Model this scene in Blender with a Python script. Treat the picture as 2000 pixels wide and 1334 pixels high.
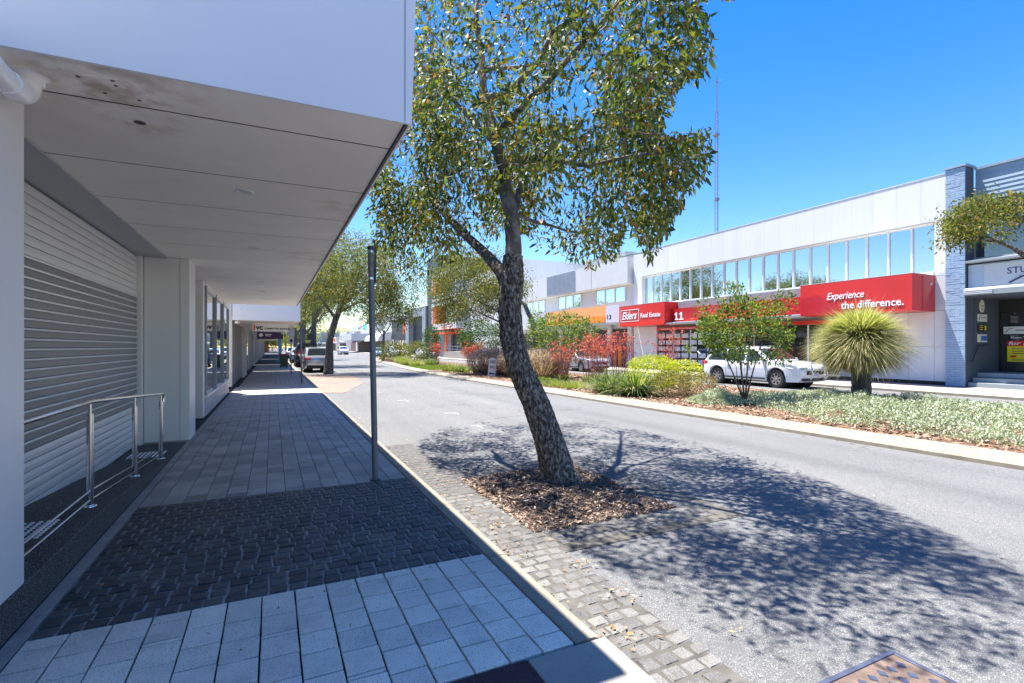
import bpy, bmesh, math, random
import numpy as np
from mathutils import Vector, Matrix, noise
random.seed(7); RNG = np.random.default_rng(7)
R = math.radians
for o in list(bpy.data.objects): bpy.data.objects.remove(o)
S = bpy.context.scene; COL = S.collection

# ------------------------------------------------------------------ camera, sky, sun, exposure
H = 1.6
cd = bpy.data.cameras.new('camera'); cam = bpy.data.objects.new('camera', cd); COL.objects.link(cam)
cd.sensor_width = 36; cd.lens = 17.64; cd.shift_y = 0.005; cd.clip_start = 0.05; cd.clip_end = 4000
cam.location = (0, 0, H); cam.rotation_euler = (R(90), 0, R(-25.53))
S.camera = cam
TOSUN = Vector((-.16, .30, 1)).normalized()
W = bpy.data.worlds.new('World'); S.world = W; W.use_nodes = True
nt = W.node_tree; bg = nt.nodes['Background']
sky = nt.nodes.new('ShaderNodeTexSky'); sky.sky_type = 'NISHITA'; sky.sun_disc = False
sky.sun_elevation = math.asin(TOSUN.z); sky.sun_rotation = R(-28)
sky.air_density = 1.25; sky.dust_density = 0.15; sky.ozone_density = 3.5; sky.altitude = 0
hsv = nt.nodes.new('ShaderNodeHueSaturation'); hsv.inputs['Saturation'].default_value = 1.42; hsv.inputs['Hue'].default_value = .513
nt.links.new(sky.outputs[0], hsv.inputs['Color']); nt.links.new(hsv.outputs[0], bg.inputs[0])
bg.inputs[1].default_value = 0.061
sl = bpy.data.lights.new('sun', 'SUN'); sl.energy = 3.8; sl.angle = R(0.5); sl.color = (1, .955, .88)
so = bpy.data.objects.new('sun', sl); COL.objects.link(so); so.rotation_euler = (-TOSUN).to_track_quat('-Z', 'Y').to_euler()
so.location = (0, 0, 60)
S.view_settings.view_transform = 'Standard'; S.view_settings.look = 'None'
S.view_settings.exposure = 2.08; S.view_settings.gamma = 1; S.view_settings.use_curve_mapping = False
S.cycles.max_bounces = 9; S.cycles.diffuse_bounces = 6; S.cycles.transmission_bounces = 5; S.cycles.transparent_max_bounces = 8

# ------------------------------------------------------------------ helpers
def tag(o, label=None, cat=None, group=None, kind=None):
    if label: o['label'] = label
    if cat: o['category'] = cat
    if group: o['group'] = group
    if kind: o['kind'] = kind
    return o
def thing(name, label, cat, loc=(0, 0, 0), group=None):
    o = bpy.data.objects.new(name, None); COL.objects.link(o); o.location = loc; o.empty_display_size = .2
    return tag(o, label, cat, group)
def attach(o, parent):
    if parent is not None:
        o.parent = parent
        if parent.parent is None and parent.type == 'EMPTY': o.matrix_parent_inverse = Matrix.Translation(-Vector(parent.location))
    return o
def link(name, me, mat, parent=None, smooth=False):
    o = bpy.data.objects.new(name, me); COL.objects.link(o)
    if mat and not me.materials: me.materials.append(mat)
    if smooth: me.polygons.foreach_set('use_smooth', [True] * len(me.polygons))
    return attach(o, parent)
def copy_tree(o, parent=None):
    c = o.copy(); COL.objects.link(c)
    if parent is not None: c.parent = parent
    for ch in [x for x in bpy.data.objects if x.parent == o] if parent is None else CH.get(o.name, []): copy_tree(ch, c)
    return c
CH = {}
def children_of(o):
    return [x for x in bpy.data.objects if x.parent == o]
def dup(o, loc, rz=None, label=None, group=None):
    def rec(a, p):
        c = a.copy(); COL.objects.link(c)
        if p is not None: c.parent = p
        for ch in a.children: rec(ch, c)
        return c
    r = rec(o, None); r.location = loc
    if rz is not None: r.rotation_euler.z = rz
    if label: r['label'] = label
    if group: r['group'] = group
    return r
class MB:
    def __init__(s): s.v = []; s.f = []
    def add(s, vs, fs):
        n = len(s.v); s.v += [tuple(p) for p in vs]; s.f += [tuple(i + n for i in f) for f in fs]; return s
    def box(s, x0, x1, y0, y1, z0, z1):
        return s.add([(x0,y0,z0),(x1,y0,z0),(x1,y1,z0),(x0,y1,z0),(x0,y0,z1),(x1,y0,z1),(x1,y1,z1),(x0,y1,z1)],
                     [(0,3,2,1),(4,5,6,7),(0,1,5,4),(1,2,6,5),(2,3,7,6),(3,0,4,7)])
    def block(s, x0, x1, y0, y1, z0, z1, c):       # box with chamfered top
        return s.add([(x0,y0,z0),(x1,y0,z0),(x1,y1,z0),(x0,y1,z0),(x0,y0,z1-c),(x1,y0,z1-c),(x1,y1,z1-c),(x0,y1,z1-c),
                      (x0+c,y0+c,z1),(x1-c,y0+c,z1),(x1-c,y1-c,z1),(x0+c,y1-c,z1)],
                     [(0,1,5,4),(1,2,6,5),(2,3,7,6),(3,0,4,7),(4,5,9,8),(5,6,10,9),(6,7,11,10),(7,4,8,11),(8,9,10,11)])
    def quad(s, a, b, c, d): return s.add([a, b, c, d], [(0, 1, 2, 3)])
    def tube(s, pts, rad, n=8, cap=True):
        pts = [Vector(p) for p in pts]; rad = rad if isinstance(rad, (list, tuple)) else [rad] * len(pts)
        vs = []; fs = []; up = None
        for i, p in enumerate(pts):
            d = (pts[min(i+1, len(pts)-1)] - pts[max(i-1, 0)]).normalized()
            if up is None: up = d.orthogonal().normalized()
            up = (up - d * up.dot(d)).normalized(); w = d.cross(up)
            for k in range(n):
                a = 2 * math.pi * k / n; vs.append(p + (up * math.cos(a) + w * math.sin(a)) * rad[i])
        for i in range(len(pts) - 1):
            for k in range(n):
                a = i*n+k; b = i*n+(k+1) % n; fs.append((a, b, b+n, a+n))
        if cap: fs.append(tuple(range(n-1, -1, -1))); fs.append(tuple((len(pts)-1)*n+k for k in range(n)))
        return s.add(vs, fs)
    def lathe(s, prof, cx, cy, n=16):              # (r,z) about the vertical
        vs = []; fs = []
        for r, z in prof:
            for k in range(n):
                a = 2*math.pi*k/n; vs.append((cx+r*math.cos(a), cy+r*math.sin(a), z))
        for i in range(len(prof)-1):
            for k in range(n):
                a = i*n+k; b = i*n+(k+1) % n; fs.append((a, b, b+n, a+n))
        return s.add(vs, fs)
    def prism(s, poly, axis, a0, a1):              # 2D polygon extruded along an axis
        def P(p, a): return (a, p[0], p[1]) if axis == 'x' else ((p[0], a, p[1]) if axis == 'y' else (p[0], p[1], a))
        n = len(poly)
        return s.add([P(p, a0) for p in poly] + [P(p, a1) for p in poly],
                     [tuple(range(n))[::-1], tuple(range(n, 2*n))] + [(i, (i+1) % n, n+(i+1) % n, n+i) for i in range(n)])
    def build(s, name, mat, parent=None, smooth=False, bevel=0, sharp=None):
        me = bpy.data.meshes.new(name); me.from_pydata(s.v, [], s.f)
        bm = bmesh.new(); bm.from_mesh(me); bmesh.ops.recalc_face_normals(bm, faces=bm.faces)
        if bevel: bmesh.ops.bevel(bm, geom=bm.edges[:], offset=bevel, segments=1, affect='EDGES', profile=.5)
        bm.to_mesh(me); bm.free()
        if smooth and sharp:
            me.polygons.foreach_set('use_smooth', [True]*len(me.polygons)); me.set_sharp_from_angle(angle=R(sharp)); smooth = False
        return link(name, me, mat, parent, smooth)
def bx(name, mat, parent, x0, x1, y0, y1, z0, z1, bevel=0):
    return MB().box(x0, x1, y0, y1, z0, z1).build(name, mat, parent, bevel=bevel)
def struct(o): o['kind'] = 'structure'; return o
def npmesh(name, V, Fs):                            # V (n,3); Fs list of (m,k) int arrays
    me = bpy.data.meshes.new(name); V = np.asarray(V, np.float32)
    me.vertices.add(len(V)); me.vertices.foreach_set('co', V.ravel())
    tot = [np.full(len(f), f.shape[1], np.int32) for f in Fs]; tot = np.concatenate(tot)
    idx = np.concatenate([f.ravel() for f in Fs]).astype(np.int32)
    me.loops.add(len(idx)); me.loops.foreach_set('vertex_index', idx)
    me.polygons.add(len(tot)); st = np.zeros(len(tot), np.int32); st[1:] = np.cumsum(tot)[:-1]
    me.polygons.foreach_set('loop_start', st); me.polygons.foreach_set('loop_total', tot)
    me.update(calc_edges=True); return me
def unit(a): return a / np.maximum(np.linalg.norm(a, axis=1, keepdims=True), 1e-9)
def leafmesh(name, P, D, L, Wd, six=True, curl=.15, up=None):
    n = len(P); P = np.asarray(P, float); D = unit(np.asarray(D, float))
    L = np.broadcast_to(np.asarray(L, float), (n,))[:, None]; Wd = np.broadcast_to(np.asarray(Wd, float), (n,))[:, None]
    rv = RNG.normal(size=(n, 3)) if up is None else np.broadcast_to(np.asarray(up, float), (n, 3)) + RNG.normal(size=(n, 3))*.35
    Sd = unit(np.cross(D, rv)); N = np.cross(Sd, D)
    if six:
        V = np.stack([P, P + D*L*.3 - Sd*Wd*.5 + N*Wd*.12, P + D*L*.3 + Sd*Wd*.5 + N*Wd*.12,
                      P + D*L*.7 - Sd*Wd*.36 - N*L*curl*.4, P + D*L*.7 + Sd*Wd*.36 - N*L*curl*.4, P + D*L - N*L*curl], 1).reshape(-1, 3)
        b = (np.arange(n) * 6)[:, None]
        return npmesh(name, V, [b + np.array([[0, 2, 1]]), b + np.array([[1, 2, 4, 3]]), b + np.array([[3, 4, 5]])])
    V = np.stack([P, P + D*L*.45 + Sd*Wd*.5 - N*L*.05, P + D*L - N*L*curl, P + D*L*.45 - Sd*Wd*.5 - N*L*.05], 1).reshape(-1, 3)
    b = (np.arange(n) * 4)[:, None]
    return npmesh(name, V, [b + np.array([[0, 1, 2, 3]])])
def blades(name, C, D, L, Wd, droop, seg=4):        # arching blades
    n = len(C); C = np.asarray(C, float); D = unit(np.asarray(D, float)); L = np.broadcast_to(np.asarray(L, float), (n,))[:, None]
    Wd = np.broadcast_to(np.asarray(Wd, float), (n,))[:, None]; droop = np.broadcast_to(np.asarray(droop, float), (n,))[:, None]
    Sd = unit(np.cross(D, np.array([[0, 0, 1.]]) + RNG.normal(size=(n, 3))*.15)); rows = []
    for i in range(seg+1):
        t = i/seg; p = C + D*L*t; p[:, 2:3] -= droop*L*t*t; w = Wd*(1-t**2.2)*.5+.0004
        rows += [p - Sd*w, p + Sd*w]
    V = np.stack(rows, 1).reshape(-1, 3); k = 2*(seg+1); b = (np.arange(n)*k)[:, None]
    return npmesh(name, V, [b + np.array([[2*i, 2*i+1, 2*i+3, 2*i+2]]) for i in range(seg)])

# ------------------------------------------------------------------ materials
def mat(name, col, rough=.6, metal=0, var=.12, vs=3., bump=0., bs=40., rnd=0., spec=.4, islands=None, trans=0., speck=None, coat=0.,
        cracks=None, stretch=None, ramp=None, alpha=None, wear=None, dist=.01):
    m = bpy.data.materials.new(name); m.use_nodes = True; n = m.node_tree.nodes; l = m.node_tree.links
    b = n['Principled BSDF']; b.inputs['Roughness'].default_value = rough; b.inputs['Metallic'].default_value = metal
    b.inputs['Specular IOR Level'].default_value = spec; b.inputs['Coat Weight'].default_value = coat
    pos = n.new('ShaderNodeNewGeometry').outputs['Position']
    if stretch:
        mp = n.new('ShaderNodeMapping'); mp.inputs['Scale'].default_value = stretch; l.new(pos, mp.inputs[0]); pos = mp.outputs[0]
    def NZ(sc, det=4, ro=.6):
        t = n.new('ShaderNodeTexNoise'); t.inputs['Scale'].default_value = sc; t.inputs['Detail'].default_value = det
        t.inputs['Roughness'].default_value = ro; l.new(pos, t.inputs['Vector']); return t.outputs['Fac']
    def MIX(f, a, c, mode='MIX'):
        x = n.new('ShaderNodeMix'); x.data_type = 'RGBA'; x.blend_type = mode
        if hasattr(f, 'links'): l.new(f, x.inputs['Factor'])
        else: x.inputs['Factor'].default_value = f
        for s, i in ((a, 'A'), (c, 'B')):
            k = [q for q in x.inputs if q.name == i and q.type == 'RGBA'][0]
            if hasattr(s, 'links'): l.new(s, k)
            else: k.default_value = (*s, 1)
        return [q for q in x.outputs if q.type == 'RGBA'][0]
    def RAMP(f, stops, interp='LINEAR'):
        r = n.new('ShaderNodeValToRGB'); r.color_ramp.interpolation = interp; e = r.color_ramp.elements
        while len(e) < len(stops): e.new(.5)
        for k, (p, c) in zip(e, stops): k.position = p; k.color = (*c, 1) if len(c) == 3 else c
        l.new(f, r.inputs[0]); return r.outputs[0]
    c = col
    if islands:
        g = n.new('ShaderNodeNewGeometry'); c = RAMP(g.outputs['Random Per Island'], islands)
    if ramp: c = RAMP(NZ(vs, 6, .65), ramp)
    elif var:
        f = RAMP(NZ(vs, 5, .6), [(.3, (1-var,)*3), (.7, (1+var,)*3)])
        c = MIX(1., c, f, 'MULTIPLY')
    if speck:                                       # (scale, colour, threshold)
        for sc, scol, th in speck:
            f = RAMP(NZ(sc, 1, .4), [(th, (0, 0, 0)), (th+.04, (1, 1, 1))]); c = MIX(f, c, scol)
    if wear:                                        # (scale, colour, threshold, softness)
        for sc, scol, th, sf in wear:
            f = RAMP(NZ(sc, 6, .7), [(th, (0, 0, 0)), (th+sf, (1, 1, 1))]); c = MIX(f, c, scol)
    if cracks:
        mp2 = n.new('ShaderNodeMapping'); mp2.inputs['Scale'].default_value = (.9, .035, 1); l.new(pos, mp2.inputs[0]); t9 = n.new('ShaderNodeTexNoise'); t9.inputs['Scale'].default_value = 1; t9.inputs['Detail'].default_value = 4
        l.new(mp2.outputs[0], t9.inputs['Vector']); c = MIX(1., c, RAMP(t9.outputs['Fac'], [(.35, (.86, .86, .86)), (.5, (1, 1, 1)), (.65, (1.12, 1.11, 1.09))]), 'MULTIPLY')
    if cracks:                                      # (cell scale, width, colour)
        vt = n.new('ShaderNodeTexVoronoi'); vt.feature = 'DISTANCE_TO_EDGE'; vt.inputs['Scale'].default_value = cracks[0]
        ad = n.new('ShaderNodeVectorMath'); ad.operation = 'ADD'; t3 = n.new('ShaderNodeTexNoise'); t3.inputs['Scale'].default_value = 2.2; t3.inputs['Detail'].default_value = 5
        l.new(pos, t3.inputs['Vector']); l.new(pos, ad.inputs[0]); l.new(t3.outputs['Color'], ad.inputs[1]); l.new(ad.outputs[0], vt.inputs['Vector'])
        f = RAMP(vt.outputs['Distance'], [(0, (1, 1, 1)), (cracks[1], (0, 0, 0))]); f2 = RAMP(NZ(.25, 2), [(.50, (0, 0, 0)), (.56, (1, 1, 1))]); c = MIX(MIX(1., f, f2, 'MULTIPLY'), c, cracks[2])
    if rnd:
        oi = n.new('ShaderNodeObjectInfo'); f = RAMP(oi.outputs['Random'], [(0, (1-rnd, 1-rnd, 1-rnd*.9)), (1, (1+rnd, 1+rnd*.97, 1+rnd*.9))])
        c = MIX(1., c, f, 'MULTIPLY')
    if hasattr(c, 'links'): l.new(c, b.inputs['Base Color'])
    else: b.inputs['Base Color'].default_value = (*c, 1)
    if bump:
        bp = n.new('ShaderNodeBump'); bp.inputs['Strength'].default_value = bump; bp.inputs['Distance'].default_value = dist
        l.new(NZ(bs, 4, .6), bp.inputs['Height']); l.new(bp.outputs[0], b.inputs['Normal'])
    if trans:
        t = n.new('ShaderNodeBsdfTranslucent'); ms = n.new('ShaderNodeMixShader'); ms.inputs[0].default_value = trans
        cc = MIX(1., c, (1.3, 1.5, .5), 'MULTIPLY'); l.new(cc, t.inputs[0]); out = n['Material Output']
        l.new(b.outputs[0], ms.inputs[1]); l.new(t.outputs[0], ms.inputs[2]); l.new(ms.outputs[0], out.inputs[0])
    return m
M = {}
M['asphalt'] = mat('asphalt', (.113,.113,.113), .85, var=.08, vs=.35, bump=.5, bs=140, spec=.3, dist=.004,
    speck=[(170, (.28,.28,.28), .60), (120, (.05,.05,.055), .64)], wear=[(.22, (.145,.145,.146), .52, .2), (1.6, (.105,.105,.11), .60, .12), (5.5, (.085,.085,.088), .70, .04)], cracks=(.33, .008, (.05,.05,.052)))
M['ground'] = mat('ground_soil', (.16,.13,.10), .9, var=.2, vs=.2, bump=.4, bs=20)
M['slab'] = mat('joint_dark', (.035,.038,.045), .9, var=.2, vs=8, bump=.4, bs=90)
M['mortar'] = mat('joint_mortar', (.27,.26,.25), .9, var=.3, vs=6, bump=.5, bs=120)
M['sandjoint'] = mat('joint_sand', (.10,.092,.08), .95, var=.35, vs=5, bump=.6, bs=90)
M['paver'] = mat('granite_paver', (.73,.645,.535), .65, var=.10, vs=7, bump=.35, bs=160, rnd=.13, dist=.003,
    speck=[(260, (.72,.72,.70), .62), (200, (.12,.12,.13), .63)], wear=[(2.5, (.50,.44,.37), .54, .16), (7, (.30,.28,.26), .70, .03), (22, (.12,.12,.13), .755, .01)])
M['paver_far'] = mat('basalt_paver', (.36,.33,.30), .7, var=.22, vs=1.5, bump=.3, bs=120, rnd=.2, dist=.003,
    speck=[(220, (.32,.32,.32), .63)], wear=[(1.1, (.25,.225,.20), .55, .12), (6, (.42,.40,.37), .63, .08)])
M['sett'] = mat('basalt_sett', (.066,.062,.06), .6, var=.35, vs=9, bump=.9, bs=55, rnd=.35, dist=.008,
    speck=[(150, (.14,.14,.14), .66)], wear=[(1.3, (.13,.115,.10), .54, .15)])
M['sett_pale'] = mat('granite_sett', (.125,.12,.112), .65, var=.25, vs=9, bump=.9, bs=55, rnd=.3, dist=.008,
    speck=[(160, (.25,.25,.25), .64), (140, (.06,.06,.06), .65)], wear=[(1.2, (.08,.075,.07), .5, .15)])
M['kerb'] = mat('kerb_concrete', (.27,.235,.18), .8, var=.2, vs=4, bump=.6, bs=110, dist=.004,
    speck=[(150, (.16,.14,.11), .60)], wear=[(3, (.19,.165,.125), .55, .12), (.8, (.22,.2,.16), .5, .2)])
M['concrete'] = mat('concrete', (.30,.28,.24), .8, var=.15, vs=2, bump=.5, bs=120, dist=.004,
    speck=[(150, (.22,.2,.18), .63)], wear=[(1, (.28,.26,.23), .58, .15)])
M['conc_path'] = mat('path_concrete', (.34,.315,.275), .8, var=.12, vs=1, bump=.2, bs=60)
M['strip'] = mat('edge_strip', (.34,.32,.30), .75, var=.2, vs=5, bump=.4, bs=100, wear=[(4, (.14,.14,.15), .58, .1)])
M['maroon'] = mat('maroon_asphalt', (.05,.022,.028), .85, var=.2, vs=8, bump=.8, bs=160, speck=[(170, (.16,.09,.09), .66)])
M['aggregate'] = mat('exposed_aggregate', (.045,.047,.052), .7, var=.4, vs=20, bump=1., bs=90, dist=.01,
    speck=[(110, (.25,.24,.23), .62), (160, (.6,.6,.6), .68)])
M['white'] = mat('white_paint', (.65,.652,.655), .55, var=.05, vs=1.2, wear=[(2.2, (.57,.565,.55), .57, .2)], bump=.05, bs=30, stretch=(1, 1, .12), rnd=.025)
M['white2'] = mat('offwhite_render', (.58,.58,.58), .7, var=.05, vs=.8, bump=.1, bs=30)
M['fascia'] = mat('fascia_white', (.77,.775,.79), .4, var=.03, vs=1.2, speck=[(9, (.35,.35,.36), .80)])
M['soffit'] = mat('soffit_board', (.88,.83,.74), .7, var=.035, vs=2.5, rnd=.03, wear=[(1.1, (.80,.75,.66), .64, .14), (5., (.62,.57,.51), .74, .05)])
def localstain(m, c, r, col):                        # a brownish water stain round one point of the sheet
    n = m.node_tree.nodes; l = m.node_tree.links; b = n['Principled BSDF']; src = b.inputs['Base Color'].links[0].from_socket
    g = n.new('ShaderNodeNewGeometry'); d = n.new('ShaderNodeVectorMath'); d.operation = 'DISTANCE'; d.inputs[1].default_value = c; l.new(g.outputs['Position'], d.inputs[0])
    mr = n.new('ShaderNodeMapRange'); mr.inputs['From Min'].default_value = r; mr.inputs['From Max'].default_value = r*.15; l.new(d.outputs['Value'], mr.inputs['Value'])
    t = n.new('ShaderNodeTexNoise'); t.inputs['Scale'].default_value = 7; t.inputs['Detail'].default_value = 6; l.new(g.outputs['Position'], t.inputs['Vector'])
    rr = n.new('ShaderNodeMapRange'); rr.inputs['From Min'].default_value = .42; rr.inputs['From Max'].default_value = .62; l.new(t.outputs['Fac'], rr.inputs['Value'])
    mu = n.new('ShaderNodeMath'); mu.operation = 'MULTIPLY'; l.new(mr.outputs[0], mu.inputs[0]); l.new(rr.outputs[0], mu.inputs[1])
    x = n.new('ShaderNodeMix'); x.data_type = 'RGBA'; l.new(mu.outputs[0], x.inputs['Factor']); l.new(src, [q for q in x.inputs if q.name == 'A' and q.type == 'RGBA'][0]); [q for q in x.inputs if q.name == 'B' and q.type == 'RGBA'][0].default_value = (*col, 1)
    l.new([q for q in x.outputs if q.type == 'RGBA'][0], b.inputs['Base Color'])
localstain(M['soffit'], (-.85, 3.55, 3.08), .62, (.55,.45,.34)); localstain(M['soffit'], (-.78, 4.08, 3.08), .25, (.55,.45,.34)); localstain(M['soffit'], (.8, 5.5, 3.08), .5, (.68,.61,.52)); localstain(M['soffit'], (.8, 9, 3.08), .9, (.70,.64,.55))
M['alu'] = mat('satin_aluminium_cladding', (.74,.73,.74), .38, metal=.1, var=.02, vs=1, spec=.5)
M['alu2'] = mat('light_aluminium_cladding', (.72,.72,.72), .4, metal=.2, var=.02, vs=1, spec=.5)
M['slat'] = mat('shutter_slat', (.76,.77,.78), .35, metal=.3, var=.03, vs=2)
M['steel'] = mat('stainless_steel', (.62,.62,.63), .16, metal=1, var=.05, vs=30)
M['galv'] = mat('galvanised_steel', (.17,.185,.21), .5, metal=.35, var=.15, vs=14)
M['darksteel'] = mat('dark_steel', (.06,.062,.07), .5, metal=.5, var=.1, vs=8)
M['pvc'] = mat('pvc_pipe', (.82,.82,.83), .25, var=.03, vs=6, spec=.5)
M['black'] = mat('black_matt', (.02,.02,.022), .6, var=0)
M['rubber'] = mat('rubber', (.022,.022,.024), .75, var=.1, vs=20)
M['orange'] = mat('orange_paint', (.75,.13,.02), .5, var=.03)
M['red'] = mat('red_sign', (.62,.022,.02), .38, var=.09, vs=.8, coat=.2, wear=[(1.3, (.52,.05,.045), .6, .2)])
M['red2'] = mat('dark_red_sign', (.46,.012,.022), .3, var=.04, vs=.5, coat=.3)
M['txt'] = mat('white_lettering', (.82,.82,.82), .5, var=0)
M['txtblack'] = mat('black_lettering', (.02,.02,.025), .5, var=0)
M['txtred'] = mat('red_lettering', (.7,.03,.02), .5, var=0)
M['grey'] = mat('grey_metal_band', (.22,.25,.27), .5, var=.05)
M['char'] = mat('charcoal', (.035,.037,.045), .5, var=.1)
M['navy'] = mat('navy_cladding', (.02,.025,.05), .4, var=.1)
M['greyclad'] = mat('grey_cladding', (.26,.29,.31), .6, var=.06)
M['bluebrick'] = mat('painted_blue_brick', (.27,.37,.50), .65, var=.08, vs=3, bump=.3, bs=60, rnd=.05)
M['bluewood'] = mat('blue_weatherboard', (.24,.33,.42), .6, var=.06, vs=1, rnd=.05)
M['bluedark'] = mat('dark_blue_wall', (.065,.085,.11), .7, var=.08, vs=1)
M['cream'] = mat('cream_render', (.62,.60,.54), .75, var=.06, vs=2)
M['stone'] = mat('stone_tile', (.42,.41,.41), .5, var=.25, vs=5, rnd=.12)
M['timberwall'] = mat('grey_boarding', (.19,.19,.185), .7, var=.2, vs=2, rnd=.12, stretch=(1, 1, .1))
M['bark'] = mat('fissured_bark', (.1,.09,.08), .9, bump=1., bs=42, vs=34, dist=.03, stretch=(1, 1, .45),
    ramp=[(.30, (.014,.011,.009)), (.44, (.06,.048,.038)), (.53, (.17,.14,.115)), (.66, (.46,.41,.35))])
M['limb'] = mat('smooth_bark', (.3,.26,.23), .8, bump=.5, bs=40, vs=5, dist=.01, ramp=[(.3, (.05,.04,.037)), (.5, (.15,.12,.10)), (.66, (.30,.26,.235)), (.8, (.24,.10,.05))])
M['twig'] = mat('twig', (.16,.11,.09), .8, var=.3, vs=3)
def leafm(name, stops, trans=.34, rough=.5, spec=.25): return mat(name, (.1,.1,.1), rough, var=.12, vs=1.5, islands=stops, trans=trans, spec=spec)
M['leaf'] = leafm('eucalypt_leaf', [(0,(.035,.055,.018)), (.22,(.055,.09,.024)), (.42,(.11,.145,.038)), (.6,(.18,.195,.06)), (.76,(.24,.225,.055)), (.88,(.34,.28,.04)), (.95,(.34,.14,.04)), (1,(.15,.08,.04))])
M['leaf2'] = leafm('yellow_green_leaf', [(0,(.045,.07,.02)), (.35,(.10,.125,.035)), (.6,(.17,.18,.05)), (.85,(.27,.24,.055)), (.96,(.32,.15,.05)), (1,(.14,.07,.03))], .35, .55, .2)
M['leaf3'] = leafm('dark_green_leaf', [(0,(.015,.04,.012)), (.5,(.04,.085,.022)), (.85,(.09,.15,.035)), (1,(.2,.2,.05))])
M['leaf_grey'] = leafm('grey_leaf', [(0,(.09,.09,.075)), (.5,(.17,.17,.14)), (1,(.26,.25,.21))])
M['myrtle'] = leafm('crepe_myrtle_leaf', [(0,(.03,.06,.018)), (.35,(.07,.12,.03)), (.7,(.15,.21,.045)), (.92,(.27,.31,.06)), (1,(.3,.12,.06))], .42)
M['bloom'] = leafm('orange_bloom', [(0,(.7,.09,.03)), (1,(.75,.2,.06))])
M['paw'] = leafm('kangaroo_paw_flower', [(0,(.38,.03,.03)), (.5,(.55,.09,.08)), (1,(.7,.26,.22))])
M['pawstem'] = mat('paw_stem', (.30,.10,.09), .7, var=.2)
M['lom'] = leafm('strap_leaf', [(0,(.03,.07,.02)), (.35,(.07,.12,.035)), (.65,(.17,.2,.08)), (.9,(.36,.37,.2)), (1,(.5,.48,.32))])
M['palegrass'] = leafm('pale_grass', [(0,(.12,.16,.05)), (.5,(.24,.27,.09)), (1,(.40,.38,.18))])
M['fountain'] = leafm('purple_fountain_grass', [(0,(.10,.05,.06)), (.35,(.24,.13,.15)), (.7,(.44,.29,.31)), (1,(.62,.48,.48))])
M['plume'] = leafm('mauve_plume', [(0,(.20,.11,.13)), (.4,(.38,.25,.28)), (.8,(.56,.43,.46)), (1,(.68,.60,.60))], .3, .7, .1)
M['gold'] = leafm('gold_shrub_leaf', [(0,(.16,.22,.02)), (.3,(.42,.48,.03)), (.8,(.64,.62,.05)), (1,(.66,.5,.05))])
M['bronze'] = leafm('bronze_shrub_leaf', [(0,(.04,.07,.02)), (.4,(.10,.13,.04)), (.7,(.3,.17,.12)), (1,(.5,.3,.24))])
M['silver'] = leafm('silver_groundcover_leaf', [(0,(.12,.16,.08)), (.35,(.30,.35,.23)), (.7,(.52,.55,.42)), (.95,(.70,.70,.58)), (1,(.34,.36,.14))], .15, .6)
M['gtgreen'] = leafm('grasstree_green', [(0,(.03,.07,.02)), (.5,(.11,.18,.05)), (1,(.34,.42,.2))])
M['gttan'] = leafm('grasstree_tan', [(0,(.16,.17,.06)), (.35,(.36,.34,.16)), (.75,(.56,.50,.30)), (.93,(.66,.6,.42)), (1,(.36,.2,.1))])
M['gtdead'] = leafm('grasstree_dead', [(0,(.06,.03,.012)), (.5,(.17,.09,.035)), (1,(.28,.17,.08))])
M['lawn'] = leafm('lawn_grass', [(0,(.08,.15,.02)), (1,(.25,.32,.05))])
M['chip'] = mat('mulch_chip', (.2,.12,.07), .85, var=.2, vs=20, islands=[(0,(.03,.018,.012)), (.3,(.10,.06,.04)), (.55,(.17,.11,.08)), (.75,(.28,.20,.15)), (.92,(.46,.38,.31)), (1,(.24,.11,.05))])
M['chip2'] = mat('median_mulch_chip', (.3,.15,.08), .85, var=.2, vs=20, islands=[(0,(.07,.04,.025)), (.4,(.19,.105,.06)), (.75,(.31,.19,.12)), (1,(.46,.34,.25))])
M['mulch'] = mat('mulch_soil', (.05,.032,.022), .95, var=.4, vs=12, bump=1, bs=40)
M['mulch2'] = mat('median_mulch', (.13,.08,.05), .95, var=.4, vs=6, bump=1, bs=30)
M['litter'] = mat('dry_leaf', (.3,.15,.07), .8, var=.1, islands=[(0,(.12,.06,.03)), (.4,(.3,.15,.06)), (.8,(.46,.26,.10)), (1,(.5,.42,.3))])
M['carwhite'] = mat('white_car_paint', (.78,.79,.81), .18, var=0, coat=1., spec=.5)
M['carsilver'] = mat('silver_car_paint', (.52,.53,.56), .22, metal=.5, var=0, coat=1.)
M['carnavy'] = mat('navy_car_paint', (.02,.03,.06), .2, var=0, coat=1.)
M['carblue'] = mat('pale_blue_car_paint', (.36,.48,.62), .22, var=0, coat=1.)
M['carglass'] = mat('car_glass', (.02,.028,.032), .04, var=0, spec=1., coat=.5)
M['lampred'] = mat('tail_lamp', (.5,.01,.012), .12, var=0, coat=1.)
M['lampclear'] = mat('head_lamp', (.55,.6,.65), .08, metal=.4, var=0, coat=1.)
M['rim'] = mat('alloy_rim', (.55,.56,.58), .25, metal=.8, var=0)
M['plate'] = mat('number_plate', (.55,.5,.62), .4, var=0)
M['yellow'] = mat('yellow_sign', (.75,.62,.02), .5, var=0)
M['purple'] = mat('purple_sign', (.05,.03,.13), .5, var=0)
M['teal'] = mat('teal_sign', (.05,.42,.45), .5, var=0)
M['bluesign'] = mat('blue_sign', (.05,.16,.42), .5, var=0)
M['lilac'] = mat('lilac_panel', (.62,.55,.63), .5, var=0)
M['orangesign'] = mat('orange_sign', (.82,.36,.13), .45, var=.03, vs=.4)
M['orangesign2'] = mat('deep_orange_sign', (.85,.24,.02), .45, var=.03, vs=.4)
M['bluepaint'] = mat('blue_paint', (.12,.30,.52), .5, var=.05)
M['bingreen'] = mat('bin_green', (.035,.07,.035), .5, var=.1)
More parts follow.
